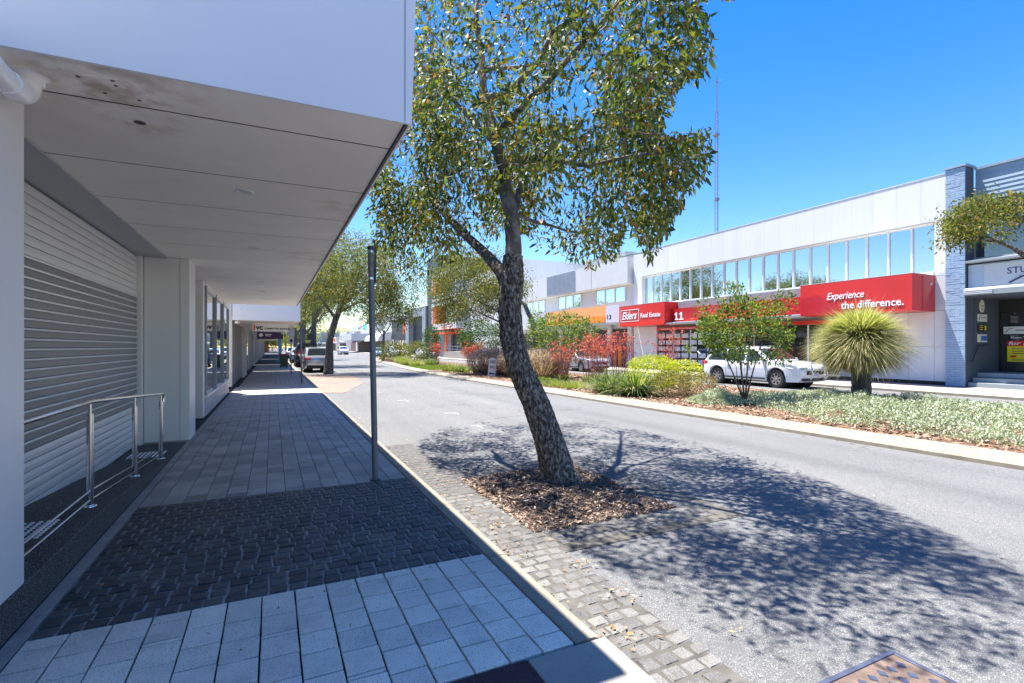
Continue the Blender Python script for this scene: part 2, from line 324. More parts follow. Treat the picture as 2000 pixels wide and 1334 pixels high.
M['binred'] = mat('bin_red_lid', (.5,.03,.025), .45, var=.05)
M['rust'] = mat('rusty_steel', (.13,.09,.07), .8, var=.4, vs=10)
M['manhole'] = mat('blued_steel', (.075,.085,.13), .45, metal=.3, var=.2, vs=12, wear=[(9, (.2,.13,.09), .62, .1)])
M['marking'] = mat('road_paint', (.42,.42,.41), .7, var=.1, vs=10, wear=[(14, (.16,.16,.17), .5, .06)])
M['lamp_lens'] = mat('downlight_lens', (.5,.5,.48), .3, var=0)
M['card'] = mat('display_card', (.55,.57,.6), .4, var=.35, vs=4)
def glass(name, tint, rough=.02, metal=0.):       # glazing: mirror-like coat over dark interior
    m = mat(name, tint, rough, metal=metal, var=0, spec=1., coat=1.); b = m.node_tree.nodes['Principled BSDF']
    b.inputs['IOR'].default_value = 2.1; b.inputs['Coat IOR'].default_value = 1.9; b.inputs['Coat Roughness'].default_value = .01; return m
M['glass'] = glass('reflective_glazing', (.52,.58,.62), .02, 1.)
M['glassdark'] = glass('dark_glazing', (.012,.014,.016))
M['glassdark'].node_tree.nodes['Principled BSDF'].inputs['IOR'].default_value = 1.5
def perforated():
    m = mat('perforated_slat', (.2,.2,.21), .45, metal=.3, var=.05, vs=2); n = m.node_tree.nodes; l = m.node_tree.links
    g = n.new('ShaderNodeNewGeometry'); sx = n.new('ShaderNodeSeparateXYZ'); l.new(g.outputs['Position'], sx.inputs[0])
    def W(o, f):
        a = n.new('ShaderNodeMath'); a.operation = 'MULTIPLY'; a.inputs[1].default_value = f; l.new(o, a.inputs[0])
        b = n.new('ShaderNodeMath'); b.operation = 'SINE'; l.new(a.outputs[0], b.inputs[0]); return b.outputs[0]
    p = n.new('ShaderNodeMath'); p.operation = 'MULTIPLY'; l.new(W(sx.outputs[1], 2*math.pi/.009), p.inputs[0]); l.new(W(sx.outputs[2], 2*math.pi/.009), p.inputs[1])
    r = n.new('ShaderNodeValToRGB'); e = r.color_ramp.elements; e[0].position = .5; e[0].color = (.34,.345,.35,1); e[1].position = .7; e[1].color = (.09,.09,.092,1)
    q = n.new('ShaderNodeMath'); q.operation = 'MULTIPLY_ADD'; q.inputs[1].default_value = .5; q.inputs[2].default_value = .5; l.new(p.outputs[0], q.inputs[0])
    l.new(q.outputs[0], r.inputs[0]); l.new(r.outputs[0], n['Principled BSDF'].inputs['Base Color']); return m
M['perf'] = perforated()

# ------------------------------------------------------------------ lettering
def lettering(txt, size, m, parent, loc, face='W', ext=.004, shear=0., align='LEFT', bold=0., name='lettering', fit=None):
    cu = bpy.data.curves.new('lettering', 'FONT'); cu.body = txt; cu.size = size; cu.extrude = ext; cu.shear = shear
    cu.align_x = align; cu.offset = bold; cu.resolution_u = 3
    t = bpy.data.objects.new('tmp_text', cu); COL.objects.link(t)
    me = bpy.data.meshes.new_from_object(t.evaluated_get(bpy.context.evaluated_depsgraph_get()))
    bpy.data.objects.remove(t); bpy.data.curves.remove(cu)
    if fit:                                         # (width, height) the printed words measure
        n_ = len(me.vertices); co = np.empty(n_*3, np.float32); me.vertices.foreach_get('co', co); co = co.reshape(-1, 3)
        for a in (0, 1):
            if fit[a]: co[:, a] = (co[:, a]-co[:, a].min())/(co[:, a].max()-co[:, a].min())*fit[a]
        me.vertices.foreach_set('co', co.ravel())
    A = {'W': Matrix(((0,0,-1),(-1,0,0),(0,1,0))), 'S': Matrix(((1,0,0),(0,0,-1),(0,1,0)))}[face].to_4x4()
    me.transform(Matrix.Translation(loc) @ A); me.materials.clear(); me.name = name
    return link(name, me, m, parent)
# ================================================================== THE SETTING
ROADZ = -.08
struct(MB().quad((-1500,-1500,-.35), (1500,-1500,-.35), (1500,1500,-.35), (-1500,1500,-.35)).build('ground', M['ground']))
road = struct(MB().quad((1.4,-40,ROADZ), (60,-40,ROADZ), (60,420,ROADZ), (1.4,420,ROADZ)).build('road', M['asphalt']))
footpath = struct(bx('footpath', M['slab'], None, -30, 1.49, -30, 240, -.34, -.022))
FPX0, FPX1 = -1.21, 1.475

def pave(parent, name, cells, z, m, maxparts, gap, ch, jit, h=.05, nvar=8, rest=None, zj=.002):
    cells = sorted(cells, key=lambda c: (c[0]+c[1])**2/4 + (c[2]+c[3])**2/4)
    var = {}
    for i, c in enumerate(cells[:maxparts]):
        w, l = c[1]-c[0]-gap, c[3]-c[2]-gap; key = (round(w, 3), round(l, 3), random.randrange(nvar) if jit else 0)
        if key not in var:
            b = MB().block(-w/2, w/2, -l/2, l/2, -h, 0, ch)
            b.v = [(x+random.uniform(-jit, jit)*w, y+random.uniform(-jit, jit)*l, zz + (random.uniform(-ch, ch)*.35 if zz == 0 and jit > .02 else 0)) for x, y, zz in b.v]
            o = b.build(name, m, parent); var[key] = o.data
        else: o = link(name, var[key], None, parent)
        o.location = ((c[0]+c[1])/2, (c[2]+c[3])/2, z + random.uniform(-zj, 0)); o.rotation_euler.z = random.uniform(-jit, jit)*.5
    if cells[maxparts:]:
        b = MB()
        for c in cells[maxparts:]:
            j = lambda: random.uniform(-jit, jit)*(c[1]-c[0])*.6
            b.block(c[0]+gap/2+j(), c[1]-gap/2+j(), c[2]+gap/2+j(), c[3]-gap/2+j(), z-h, z+random.uniform(-zj, 0), ch)
        tag(b.build(rest or name+'_field', m, parent), kind='stuff')

# pale granite pavers in the foreground, columns running along the street
NC = 14; cw = (FPX1-FPX0)/NC; cells = []; random.seed(3)
for i in range(NC):
    y = 2.30; x0 = FPX0+i*cw; first = True
    while y < 3.60-1e-3:
        l = random.choice([.21, .21, .212, .205, .21]) if not first else .10 + .021*((i*5) % 7)
        y1 = y+l
        if y1 > 3.52: y1 = 3.60
        cells.append((x0, x0+cw, y, y1)); y = y1; first = False
        if random.random() < .10 and y < 3.3: cells.append((x0, x0+cw, y, y+.035)); y += .035
pave(footpath, 'pale_paver', cells, 0, M['paver'], 300, .010, .003, .010, nvar=6)
# dark basalt pavers beyond the sett band
cells = []
for i in range(NC):
    y = 6.10; x0 = FPX0+i*cw; y += 0; first = True
    while y < 19.6:
        l = random.choice([.2, .4, .4, .3]) if not first else random.choice([.15, .25, .35]); y1 = min(y+l, 19.6)
        cells.append((x0, x0+cw, y, y1)); y = y1; first = False
pave(footpath, 'dark_paver', cells, 0, M['paver_far'], 300, .006, .003, .004, nvar=3)
cells = [(FPX0+i*cw, FPX0+(i+1)*cw, 22.5+j*.4+(i % 3)*.13, 22.9+j*.4+(i % 3)*.13) for i in range(NC) for j in range(60)]
pave(footpath, 'dark_paver', cells, 0, M['paver_far'], 0, .006, .003, .004, rest='far_paver_field')
struct(bx('concrete_crossing', M['conc_path'], None, -1.3, 1.49, 19.62, 22.48, -.03, 0))
# band of dark setts
struct(bx('mortar_bed', M['mortar'], footpath, -1.21, 1.477, 3.605, 6.095, -.03, -.012))
cells = []; sx = .118
for r in range(22):
    y0 = 3.61+r*.113; off = 0 if r in (0, 1, 21) else (r % 2)*sx*.5 + random.uniform(-.01, .01)
    x = FPX0 + (off if off > 0 else 0)
    if off > .03: cells.append((FPX0, FPX0+off, y0, y0+.113))
    while x < FPX1-.03:
        w = sx*random.uniform(.9, 1.12); w = round(w/.012)*.012
        cells.append((x, min(x+w, FPX1), y0, y0+.113)); x += w
pave(footpath, 'sett', cells, .001, M['sett'], 300, .015, .008, .06, nvar=5, zj=.006)
# concrete strip against the wall
struct(bx('edge_strip', M['strip'], None, -1.30, -1.215, 2.0, 19.6, -.05, -.004))
struct(bx('maroon_crossing', M['maroon'], None, -1.3, 1.17, -6, 2.292, -.03, -.006))
sl_ = struct(bx('kerb_slab', M['concrete'], None, 1.18, 1.66, 1.0, 2.285, -.09, -.002, bevel=.006))
# kerb, one segment after another
kerb = struct(bx('kerb', M['slab'], None, 1.492, 1.62, 2.3, 120, -.3, -.06)); random.seed(5)
y = 2.30; seg = None
while y < 60:
    L = 1.22
    if seg is None:
        seg = MB().prism([(1.482,-.12),(1.482,-.006),(1.49,.002),(1.60,0),(1.635,-.012),(1.66,-.045),(1.668,-.12)], 'y', 0, L-.008).build('kerb_segment', M['kerb'], kerb); o = seg
    else: o = link('kerb_segment', seg.data, None, kerb)
    o.location.y = y; o.location.z = random.uniform(-.003, .002); y += L
# road-side setts: gutter strip and square round the tree
struct(MB().quad((1.66,-2,ROADZ+.005),(2.15,-2,ROADZ+.005),(2.15,8.55,ROADZ+.005),(1.66,8.55,ROADZ+.005)).build('sett_bed', M['sandjoint']))
struct(MB().quad((2.15,3.5,ROADZ+.005),(4.25,3.5,ROADZ+.005),(4.25,6.5,ROADZ+.005),(2.15,6.5,ROADZ+.005)).build('sett_bed_square', M['sandjoint']))
cells = []
for r in range(78):
    y0 = -.4+r*.115; x = 1.675 + (r % 2)*.055; lim = 2.14
    if r % 2: cells.append((1.675, 1.73, y0, y0+.115))
    if 3.55 < y0 < 6.4: lim = 4.22
    while x < lim-.05:
        w = round(.116*random.uniform(.92, 1.1)/.012)*.012
        if not (2.2 < x+w/2 < 3.5 and 4.12 < y0+.05 < 5.7): cells.append((x, x+w, y0, y0+.115))
        x += w
pave(road, 'sett', cells, ROADZ+.013, M['sett_pale'], 300, .014, .010, .04, nvar=5, zj=.006, h=.04)
# parking bay marks
mk = MB()
for x0, x1, y0, y1 in [(3.9,4.2,12.1,12.17),(4.14,4.2,11.8,12.1),(3.5,3.8,15.6,15.67),(3.74,3.8,15.3,15.6),(3.8,4.15,9.9,9.97),(3.9,3.96,9.6,9.9),(3.3,3.6,18.6,18.67)]:
    mk.quad((x0,y0,ROADZ+.004),(x1,y0,ROADZ+.004),(x1,y1,ROADZ+.004),(x0,y1,ROADZ+.004))
struct(mk.build('bay_marking', M['marking'], road))

# median island ---------------------------------------------------------------
NEAR = [(9.35,-8),(9.2,2),(9.14,6),(8.98,11),(8.83,16),(8.62,24),(8.6,32),(8.95,39),(9.6,46),(10.8,60),(12.8,72),(14.2,76)]
FARP = [(15.2,76),(16.0,70),(16.2,60),(16.2,-8)]
def kpoly(off):
    out = []
    for i, (x, y) in enumerate(NEAR):
        a = NEAR[max(i-1, 0)]; b = NEAR[min(i+1, len(NEAR)-1)]; d = Vector((b[0]-a[0], b[1]-a[1])).normalized()
        out.append((x+d.y*off, y-d.x*off))
    return out
k0, k1, k2, k3 = kpoly(0), kpoly(.10), kpoly(.62), kpoly(.66)
mk = MB()
for i in range(len(k0)-1):
    pr = [[(k0[j][0], k0[j][1], -.1), (k0[j][0]+.005, k0[j][1], -.02), (k1[j][0], k1[j][1], .03), (k2[j][0], k2[j][1], .055), (k3[j][0], k3[j][1], -.02)] for j in (i, i+1)]
    for q in range(4): mk.quad(pr[0][q], pr[1][q], pr[1][q+1], pr[0][q+1])
struct(mk.build('median_kerb', M['kerb'])); 
bx('median_back_kerb', M['kerb'], None, 16.2, 16.36, -8, 66, -.1, .04)['kind'] = 'structure'
poly = k3 + FARP
struct(MB().prism(poly, 'z', -.09, .02).build('median_bed', M['mulch2']))
# far footpath + service-road kerb
struct(MB().prism([(21.0,-30),(21.15,-30),(21.15,400),(21.0,400)], 'z', -.1, .005).build('far_kerb', M['kerb']))
fp2 = struct(bx('far_footpath', M['conc_path'], None, 21.15, 70, -30, 400, -.3, .0))
# left widened path round the second tree (reddish apron)
ap = [(1.68,19.5),(2.3,19.0),(2.7,19.8),(2.9,21),(3.4,22.5),(3.9,24),(3.7,25.5),(4.2,27.5),(4.0,29.5),(3.2,31.5),(2.2,32.5),(1.68,32)]
struct(MB().add([(x, y, ROADZ+.009) for x, y in ap], [tuple(range(len(ap)))]).build('gravel_apron', mat('pink_gravel', (.24,.165,.125), .9, var=.2, vs=2, bump=.5, bs=80, wear=[(.8, (.135,.13,.13), .47, .16)])))

# ================================================================== NEAR SHOP ON THE LEFT
shop = thing('shop_building', 'white shop with a deep flat canopy, closed roller shutter and ramped entrance beside the footpath', 'shop', (-3, 10, 0))
SZ = 3.08
bx('wall', M['white2'], shop, -9, -2.02, -1, 20.4, 0, 4.3)
near = bx('cladding_column', M['alu'], shop, -1.95, -1.31, -.6, 3.88, 0, SZ-.002, bevel=.004)
bx('header_strip', mat('grey_header', (.40,.41,.42), .5, var=.03), shop, -1.98, -1.57, 3.885, 9.98, SZ-.014, SZ-.002)
sh = bx('roller_shutter', M['darksteel'], shop, -2.0, -1.985, 3.885, 9.85, .0, 3.06)
def slat(z, m, rib):
    b = MB(); p = .092
    if rib: b.prism([(-1.985,z),(-1.962,z+.004),(-1.962,z+.064),(-1.985,z+.066)], 'y', 3.89, 9.85)
    else: b.prism([(-1.985,z+.002),(-1.959,z+.005),(-1.956,z+.045),(-1.959,z+.086),(-1.985,z+.0895)], 'y', 3.89, 9.85)
    o = b.build('slat', m, sh)
    if rib:
        MB().prism([(-1.985,z+.066),(-1.950,z+.068),(-1.946,z+.078),(-1.950,z+.088),(-1.985,z+.090)], 'y', 3.89, 9.85).build('slat_rib', M['slat'], sh)
for k in range(33):
    z = .03+k*.0915; slat(z, M['perf'] if 7 <= k < 26 else M['slat'], 7 <= k < 26)
bx('bottom_bar', M['darksteel'], sh, -1.99, -1.945, 3.89, 9.85, 0.002, .028)
bx('shutter_guide', M['alu2'], shop, -2.0, -1.90, 9.86, 9.99, 0, SZ-.003, bevel=.003)
bx('column_panel', M['alu2'], shop, -1.895, -1.40, 9.993, 10.68, 0, SZ-.003, bevel=.004)
bx('column_edge', M['alu2'], shop, -1.396, -1.26, 9.985, 10.68, 0, SZ-.003, bevel=.004)
bx('column_base', M['strip'], shop, -1.9, -1.255, 9.98, 10.69, 0, .03)
bx('recess_door', M['glassdark'], shop, -2.0, -1.96, 10.7, 13.1, .05, 2.6)
bx('recess_pier', M['alu'], shop, -1.95, -1.40, 13.1, 13.42, 0, SZ-.003, bevel=.004)
# shop windows over a stone-tiled sill wall
y0 = 13.42
for k in range(3):
    y1 = y0+2.25
    wn = bx('window_frame', M['greyclad'], shop, -1.46, -1.36, y0, y0+.11, .48, 3.0)
    bx('mullion', M['greyclad'], wn, -1.45, -1.37, y1-.06, y1, .48, 3.0)
    bx('head_rail', M['alu2'], wn, -1.45, -1.37, y0+.11, y1-.06, 2.92, 3.0); bx('sill', M['alu2'], wn, -1.46, -1.34, y0, y1, .44, .48)
    bx('pane', M['glass'], wn, -1.425, -1.41, y0+.11, y1-.06, .48, 2.92); y0 = y1
bx('head_wall', M['alu2'], shop, -1.5, -1.37, 13.42, 20.2, 3.0, SZ-.002)
for i in range(17):
    for j in range(2):
        bx('stone_tile', M['stone'], shop, -1.46, -1.385, 13.43+i*.397, 13.43+(i+1)*.397-.006, .002+j*.22, .214+j*.22)
bx('sill_wall', M['slab'], shop, -2, -1.40, 13.42, 20.2, 0, .44)
bx('end_pier', M['cream'], shop, -2, -1.44, 20.2, 20.4, 0, 4.3)
# canopy: panels, fascia
sof = bx('canopy_slab', M['slab'], shop, -1.97, .80, 3.32, 19.7, SZ+.0036, SZ+.2)
ys = [3.30] + [3.79+1.205*i for i in range(14)]; ys[-1] = 19.69
for a, b in zip(ys[:-1], ys[1:]):
    bx('soffit_panel', M['soffit'], sof, -1.96, .79, a+.011, b-.011, SZ, SZ+.003, bevel=.001)
fa = MB().add([(-9,3.28,SZ-.01),(.832,3.28,SZ-.01),(.875,3.28,4.38),(-9,3.28,4.38),(-9,3.30,SZ-.01),(.81,3.30,SZ-.01),(.85,3.30,4.38),(-9,3.30,4.38)],
    [(0,1,2,3),(7,6,5,4),(0,4,5,1),(1,5,6,2),(2,6,7,3),(3,7,4,0)]).build('fascia', M['fascia'], shop)
MB().add([(.832,3.302,SZ-.01),(.832,19.7,SZ-.01),(.875,19.7,4.38),(.875,3.302,4.38),(.81,3.302,SZ-.01),(.81,19.7,SZ-.01),(.85,19.7,4.38),(.85,3.302,4.38)],
    [(0,1,2,3),(7,6,5,4),(0,4,5,1),(1,5,6,2),(2,6,7,3),(3,7,4,0)]).build('side_fascia', M['fascia'], shop)
bx('fascia_seam', M['grey'], shop, .785, .789, 3.276, 3.281, SZ+.0, 4.38)
bx('drip_edge', M['darksteel'], shop, .795, .815, 3.31, 19.69, SZ-.012, SZ+.002)
bx('canopy_roof', M['white2'], shop, -9, .84, 3.31, 19.69, 4.0, 4.3)
bx('fascia_end', M['fascia'], shop, -1.4, .81, 19.66, 19.7, SZ-.01, 4.38)
for x, y in ((-.24, 5.42), (-.25, 8.44), (-.24, 12.8), (-.24, 17.1), (-.24, 15)):
    b = MB().lathe([(.0, SZ-.002), (.055, SZ-.002), (.058, SZ-.006), (.075, SZ-.008), (.08, SZ-.001)], x, y, 20).build('downlight', M['pvc'], shop, smooth=True)
    MB().lathe([(.0, SZ-.004), (.05, SZ-.004)], x, y, 20).build('lens', M['lamp_lens'], b)
# hole, fixings and stain patches in the soffit
MB().lathe([(0, SZ-.003), (.018, SZ-.004), (.028, SZ-.004), (.036, SZ-.001)], -.79, 4.05, 14).build('conduit_hole', M['rust'], shop)
MB().lathe([(0, SZ-.006), (.014, SZ-.006)], -.785, 4.045, 12).build('hole_cap', M['black'], shop)
for x, y in ((-.96, 3.50), (-.80, 3.47), (-.80, 3.53), (-.88, 3.66), (-.72, 3.68)):
    MB().lathe([(0, SZ-.005), (.010, SZ-.005), (.011, SZ)], x, y, 8).build('screw_fixing', M['rust'], shop)
MB().prism([(-.95,3.47),(-.72,3.44),(-.66,3.56),(-.66,3.66),(-.70,3.70),(-.90,3.70)], 'z', SZ-.003, SZ+.0).build('patch_plate', M['soffit'], shop)
# white downpipe bending up into the soffit
def bend(p0, p1, p2, r, n=8):
    out = []
    for i in range(n+1):
        t = i/n; out.append((1-t)**2*Vector(p0)+2*t*(1-t)*Vector(p1)+t*t*Vector(p2))
    return out
dp = MB().tube([(-1.20,1.6,2.93),(-1.20,3.36,2.93)] + bend((-1.20,3.42,2.93),(-1.20,3.60,2.93),(-1.20,3.62,3.05),0)+[(-1.20,3.62,3.079)], .054, 20).build('downpipe', M['pvc'], shop, smooth=True, sharp=50)
for a, b in ((3.10, 3.16), (3.36, 3.44)): MB().tube([(-1.2,a,2.93),(-1.2,b,2.93)], .061, 20).build('pipe_socket', M['pvc'], dp, smooth=True, sharp=50)
MB().lathe([(.056,3.03),(.066,3.035),(.066,3.07),(.09,3.079)], -1.2, 3.62, 20).build('pipe_collar', M['pvc'], dp, smooth=True)
# ramp with exposed-aggregate upstand
rp = thing('entrance_ramp', 'dark exposed aggregate ramp sloping down in front of the roller shutter', 'ramp', (-1.6, 6, 0))
MB().prism([(3.0,0),(3.0,.22),(5.5,.22),(8.6,.012),(9.9,.010),(9.9,0)], 'x', -1.98, -1.30).build('ramp_slab', M['aggregate'], rp, bevel=.006)
for cx, cy, cz in ((-1.74, 4.95, .2202), (-1.66, 8.95, .0102)):
    b = MB()
    for i in range(9):
        for j in range(9):
            b.lathe([(.017, cz), (.014, cz+.006), (0, cz+.0065)], cx-.2+i*.05, cy-.2+j*.05, 8)
    tag(b.build('tactile_stud', M['alu2'], rp), kind='stuff')
# handrail
hr = thing('handrail', 'stainless steel handrail on three posts along the entrance ramp', 'handrail', (-1.42, 5.5, .22))
P = [(5.48, .22), (7.04, .115), (8.53, .015)]
rail = MB().tube([(-1.42,2.2,1.125),(-1.42,5.40,1.125),(-1.42,5.56,1.12),(-1.42,7.04,1.028),(-1.42,8.50,.935),(-1.42,8.60,.93)] + bend((-1.42,8.62,.93),(-1.42,8.70,.925),(-1.42,8.70,.86),0)+[(-1.42,8.70,.80),(-1.42,8.68,.775),(-1.42,8.53,.775)], .021, 14).build('top_rail', M['steel'], hr, smooth=True)
for (y, z), top in zip(P, (1.10, 1.0, .91)):
    p = MB().tube([(-1.42,y,z),(-1.42,y,top-.08)], .025, 16).build('post', M['steel'], hr, smooth=True, sharp=60)
    MB().tube([(-1.42,y,top-.08),(-1.42,y,top+.02)], .011, 10).build('stem', M['steel'], p, smooth=True, sharp=60)
    MB().lathe([(.0,z+.012),(.045,z+.012),(.05,z+.004),(.05,z)], -1.42, y, 20).build('base_flange', M['steel'], p, smooth=True, sharp=40)
for h in (.055, .135):
    MB().tube([(-1.42,2.2,.22+h),(-1.42,5.48,.22+h),(-1.42,8.53,.015+h)], .008, 8).build('lower_rail', M['steel'], hr, smooth=True)

# ================================================================== SHOPS FURTHER ALONG THE LEFT
def canopy_shop(y0, y1, label, zb, zt, xe, wallm, fasm, cy0=None):
    t = thing('shop_building', label, 'shop', (-4, (y0+y1)/2, 0)); cy0 = cy0 or y0
    bx('wall', wallm, t, -12, -1.75, y0, y1, 0, zt+.6)
    bx('canopy_slab', M['soffit'], t, -1.75, xe-.03, cy0+.03, y1, zb, zb+.12)
    bx('fascia', fasm, t, -1.38, xe, cy0, cy0+.03, zb-.01, zt); bx('side_fascia', fasm, t, xe-.03, xe, cy0+.03, y1, zb-.01, zt)
    bx('canopy_roof', M['white2'], t, -1.75, xe-.03, cy0+.03, y1, zt-.2, zt-.1)
    return t
b2 = canopy_shop(21.9, 37, 'shop with grey vertical boarding and a white canopy hung with a computer services sign', 2.63, 3.95, 1.02, M['cream'], M['fascia'])
bx('corner_pier', M['cream'], b2, -1.74, -1.40, 21.905, 22.3, 0, 3.9); bx('pier_base', M['slab'], b2, -1.75, -1.36, 21.9, 22.5, 0, .07)
for i in range(26): bx('wall_board', M['timberwall'], b2, -1.5, -1.43, 22.32+i*.27, 22.32+(i+1)*.27-.012, .05, 2.62)
for yy in (29.5, 31.4): bx('door_post', M['white'], b2, -1.5, -1.28, yy, yy+.16, 0, 2.62)
bx('door_head', M['white'], b2, -1.5, -1.30, 29.66, 31.4, 2.45, 2.62)
for yy in (29.66, 31.6, 33.4, 35.2): bx('shop_window', M['glassdark'], b2, -1.6, -1.45, yy, yy+1.7, .05, 2.44)
bx('rooftop_pipe', M['pvc'], b2, -1.3, -1.2, 22, 23.2, 2.5, 2.6)
b3 = canopy_shop(37.5, 50, 'dark fronted shop under a low canopy beyond the grey boarded shop', 2.75, 3.5, .85, M['navy'], M['white'])
b4 = canopy_shop(51.5, 72, 'brown fronted shop with a pale canopy, far along the left footpath', 2.85, 3.6, .9, M['rust'], M['white2'])
b5 = canopy_shop(74, 118, 'farthest white canopied shop on the left footpath', 2.9, 3.9, .9, M['cream'], M['white2'])
for b, ys in ((b3, np.arange(38, 50, 2.4)), (b4, np.arange(52, 71, 3)), (b5, np.arange(75, 116, 4))):
    for yy in ys: bx('shop_window', M['glassdark'], b, -1.75, -1.65, yy, yy+(ys[1]-ys[0])*.85, .3, 2.4); bx('shop_pier', M['white2'], b, -1.75, -1.45, yy-.22, yy-.02, 0, 2.7)
# hanging signs
hs = thing('hanging_sign', 'white computer services sign with a red i hanging from the boarded shop canopy', 'sign', (-.2, 23.5, 2.4))
bx('panel', M['white'], hs, -.74, .62, 23.5, 23.58, 2.24, 2.58, bevel=.004)
lettering('i', .34, M['txtred'], hs, (-.71, 23.494, 2.30), 'S', bold=.012); lettering('vc', .30, M['txtblack'], hs, (-.62, 23.494, 2.31), 'S', bold=.01)
lettering('COMPUTER SERVICES', .105, M['txtblack'], hs, (-.30, 23.494, 2.32), 'S', bold=.002)
h2 = thing('hanging_sign', 'plain grey hanging sign behind the white computer services sign', 'sign', (-.1, 27, 2.3))
bx('panel', M['greyclad'], h2, -.55, .55, 27, 27.06, 2.30, 2.56)
h3 = thing('hanging_sign', 'purple hanging sign with a white round emblem over the dark shopfront', 'sign', (0, 38.5, 2.4))
bx('panel', M['purple'], h3, -.95, .55, 38.4, 38.48, 2.12, 2.68)
MB().tube([(-.7,38.39,2.4),(-.7,38.40,2.4)], .13, 16).build('emblem', M['txt'], h3); bx('print_line', M['txt'], h3, -.45, -.05, 38.39, 38.4, 2.42, 2.47); bx('print_line', M['txt'], h3, -.45, -.1, 38.39, 38.4, 2.32, 2.36)
h4 = thing('hanging_sign', 'small black hanging sign beyond the purple sign', 'sign', (.3, 46, 2.5))
bx('panel', M['char'], h4, -.3, .8, 46, 46.06, 2.25, 2.65)
bc = thing('blue_column', 'blue painted canopy column by the kerb beyond the bin', 'column', (.75, 56, 0)); bx('shaft', M['bluepaint'], bc, .55, .85, 56, 56.3, 0, 3.4)
# wheelie bin
wb = thing('wheelie_bin', 'dark green wheelie bin with a red lid on the footpath', 'bin', (.8, 42.0, 0))
MB().add([(.56,41.75,.08),(1.04,41.75,.08),(1.04,42.2,.08),(.56,42.2,.08),(.49,41.68,.95),(1.11,41.68,.95),(1.11,42.3,.95),(.49,42.3,.95)],
    [(0,3,2,1),(4,5,6,7),(0,1,5,4),(1,2,6,5),(2,3,7,6),(3,0,4,7)]).build('body', M['bingreen'], wb)
MB().prism([(41.64,.95),(42.36,.95),(42.34,1.0),(41.98,1.06),(41.68,1.01)], 'x', .46, 1.14).build('lid', M['binred'], wb)
for x in (.54, 1.02): MB().tube([(x-.02,42.25,.1),(x+.04,42.25,.1)], .1, 12).build('wheel', M['rubber'], wb)
MB().tube([(.6,42.38,.93),(1.0,42.38,.93)], .02, 8).build('handle', M['bingreen'], wb)
# poles on the left footpath
np_ = thing('sign_pole', 'bare dark galvanised pole leaning slightly beside the kerb', 'pole', (1.115, 6.14, 0))
MB().tube([(1.115,6.14,0),(1.06,6.14,2.78)], .036, 16).build('post', M['galv'], np_, smooth=True, sharp=60)
MB().tube([(1.062,6.14,2.76),(1.06,6.14,2.80)], .038, 16).build('cap', M['darksteel'], np_, smooth=True, sharp=60)
bx('bracket_rail', M['darksteel'], np_, 1.105, 1.125, 6.12, 6.16, 2.36, 2.80)
for z in (2.40, 2.72): MB().tube([(1.064,6.14,z),(1.064,6.14,z+.025)], .041, 16).build('clamp', M['steel'], np_, smooth=True, sharp=60)
MB().lathe([(0,.014),(.06,.014),(.066,.004),(.066,0)], 1.115, 6.14, 16).build('base_collar', M['darksteel'], np_)
p2_ = thing('sign_pole', 'thin bare grey pole at the kerb in front of the silver parked car', 'pole', (1.15, 23.6, 0))
MB().tube([(1.15,23.6,0),(1.12,23.6,2.45)], .035, 10).build('post', M['galv'], p2_, smooth=True)
MB().tube([(1.12,23.6,2.44),(1.12,23.6,2.47)], .038, 10).build('cap', M['darksteel'], p2_)
p3_ = thing('parking_sign', 'parking sign on a thin pole beside the red lidded bin', 'sign', (1.0, 32.3, 0))
MB().tube([(1.0,32.3,0),(1.0,32.3,2.7)], .03, 10).build('post', M['galv'], p3_, smooth=True)
bx('plate', M['lilac'], p3_, .82, 1.18, 32.25, 32.26, 2.2, 2.66); bx('plate', M['white'], p3_, .85, 1.15, 32.25, 32.26, 1.75, 2.15); bx('print_mark', M['txtblack'], p3_, .93, 1.07, 32.244, 32.25, 1.86, 2.04)

# manhole cover in the road
mh = thing('manhole_cover', 'blued steel chequer plate cover with raised diamonds set in the road', 'manhole cover', (2.75, 1.2, ROADZ))
z = ROADZ; bx('frame_edge', M['manhole'], mh, 2.30, 3.08, 1.572, 1.60, z-.02, z+.009, bevel=.002); bx('frame_edge', M['manhole'], mh, 3.052, 3.08, .8, 1.570, z-.02, z+.009, bevel=.002); bx('frame_edge', M['manhole'], mh, 2.30, 2.328, .8, 1.570, z-.02, z+.009, bevel=.002)
bx('plate', M['rust'], mh, 2.330, 3.050, .8, 1.570, z-.02, z+.004)
dm = None
for i in range(8):
    for j in range(9):
        x = 2.41+i*.082+(j % 2)*.041; y = 1.50-j*.075
        if x > 3.0: continue
        if dm is None:
            dm = MB().add([(-.026,0,0),(0,-.03,0),(.026,0,0),(0,.03,0),(-.02,0,.006),(0,-.024,.006),(.02,0,.006),(0,.024,.006)], [(4,5,6,7),(0,1,5,4),(1,2,6,5),(2,3,7,6),(3,0,4,7)]).build('diamond', M['manhole'], mh); o = dm
        else: o = link('diamond', dm.data, None, mh)
        o.location = (x, y, z+.004)
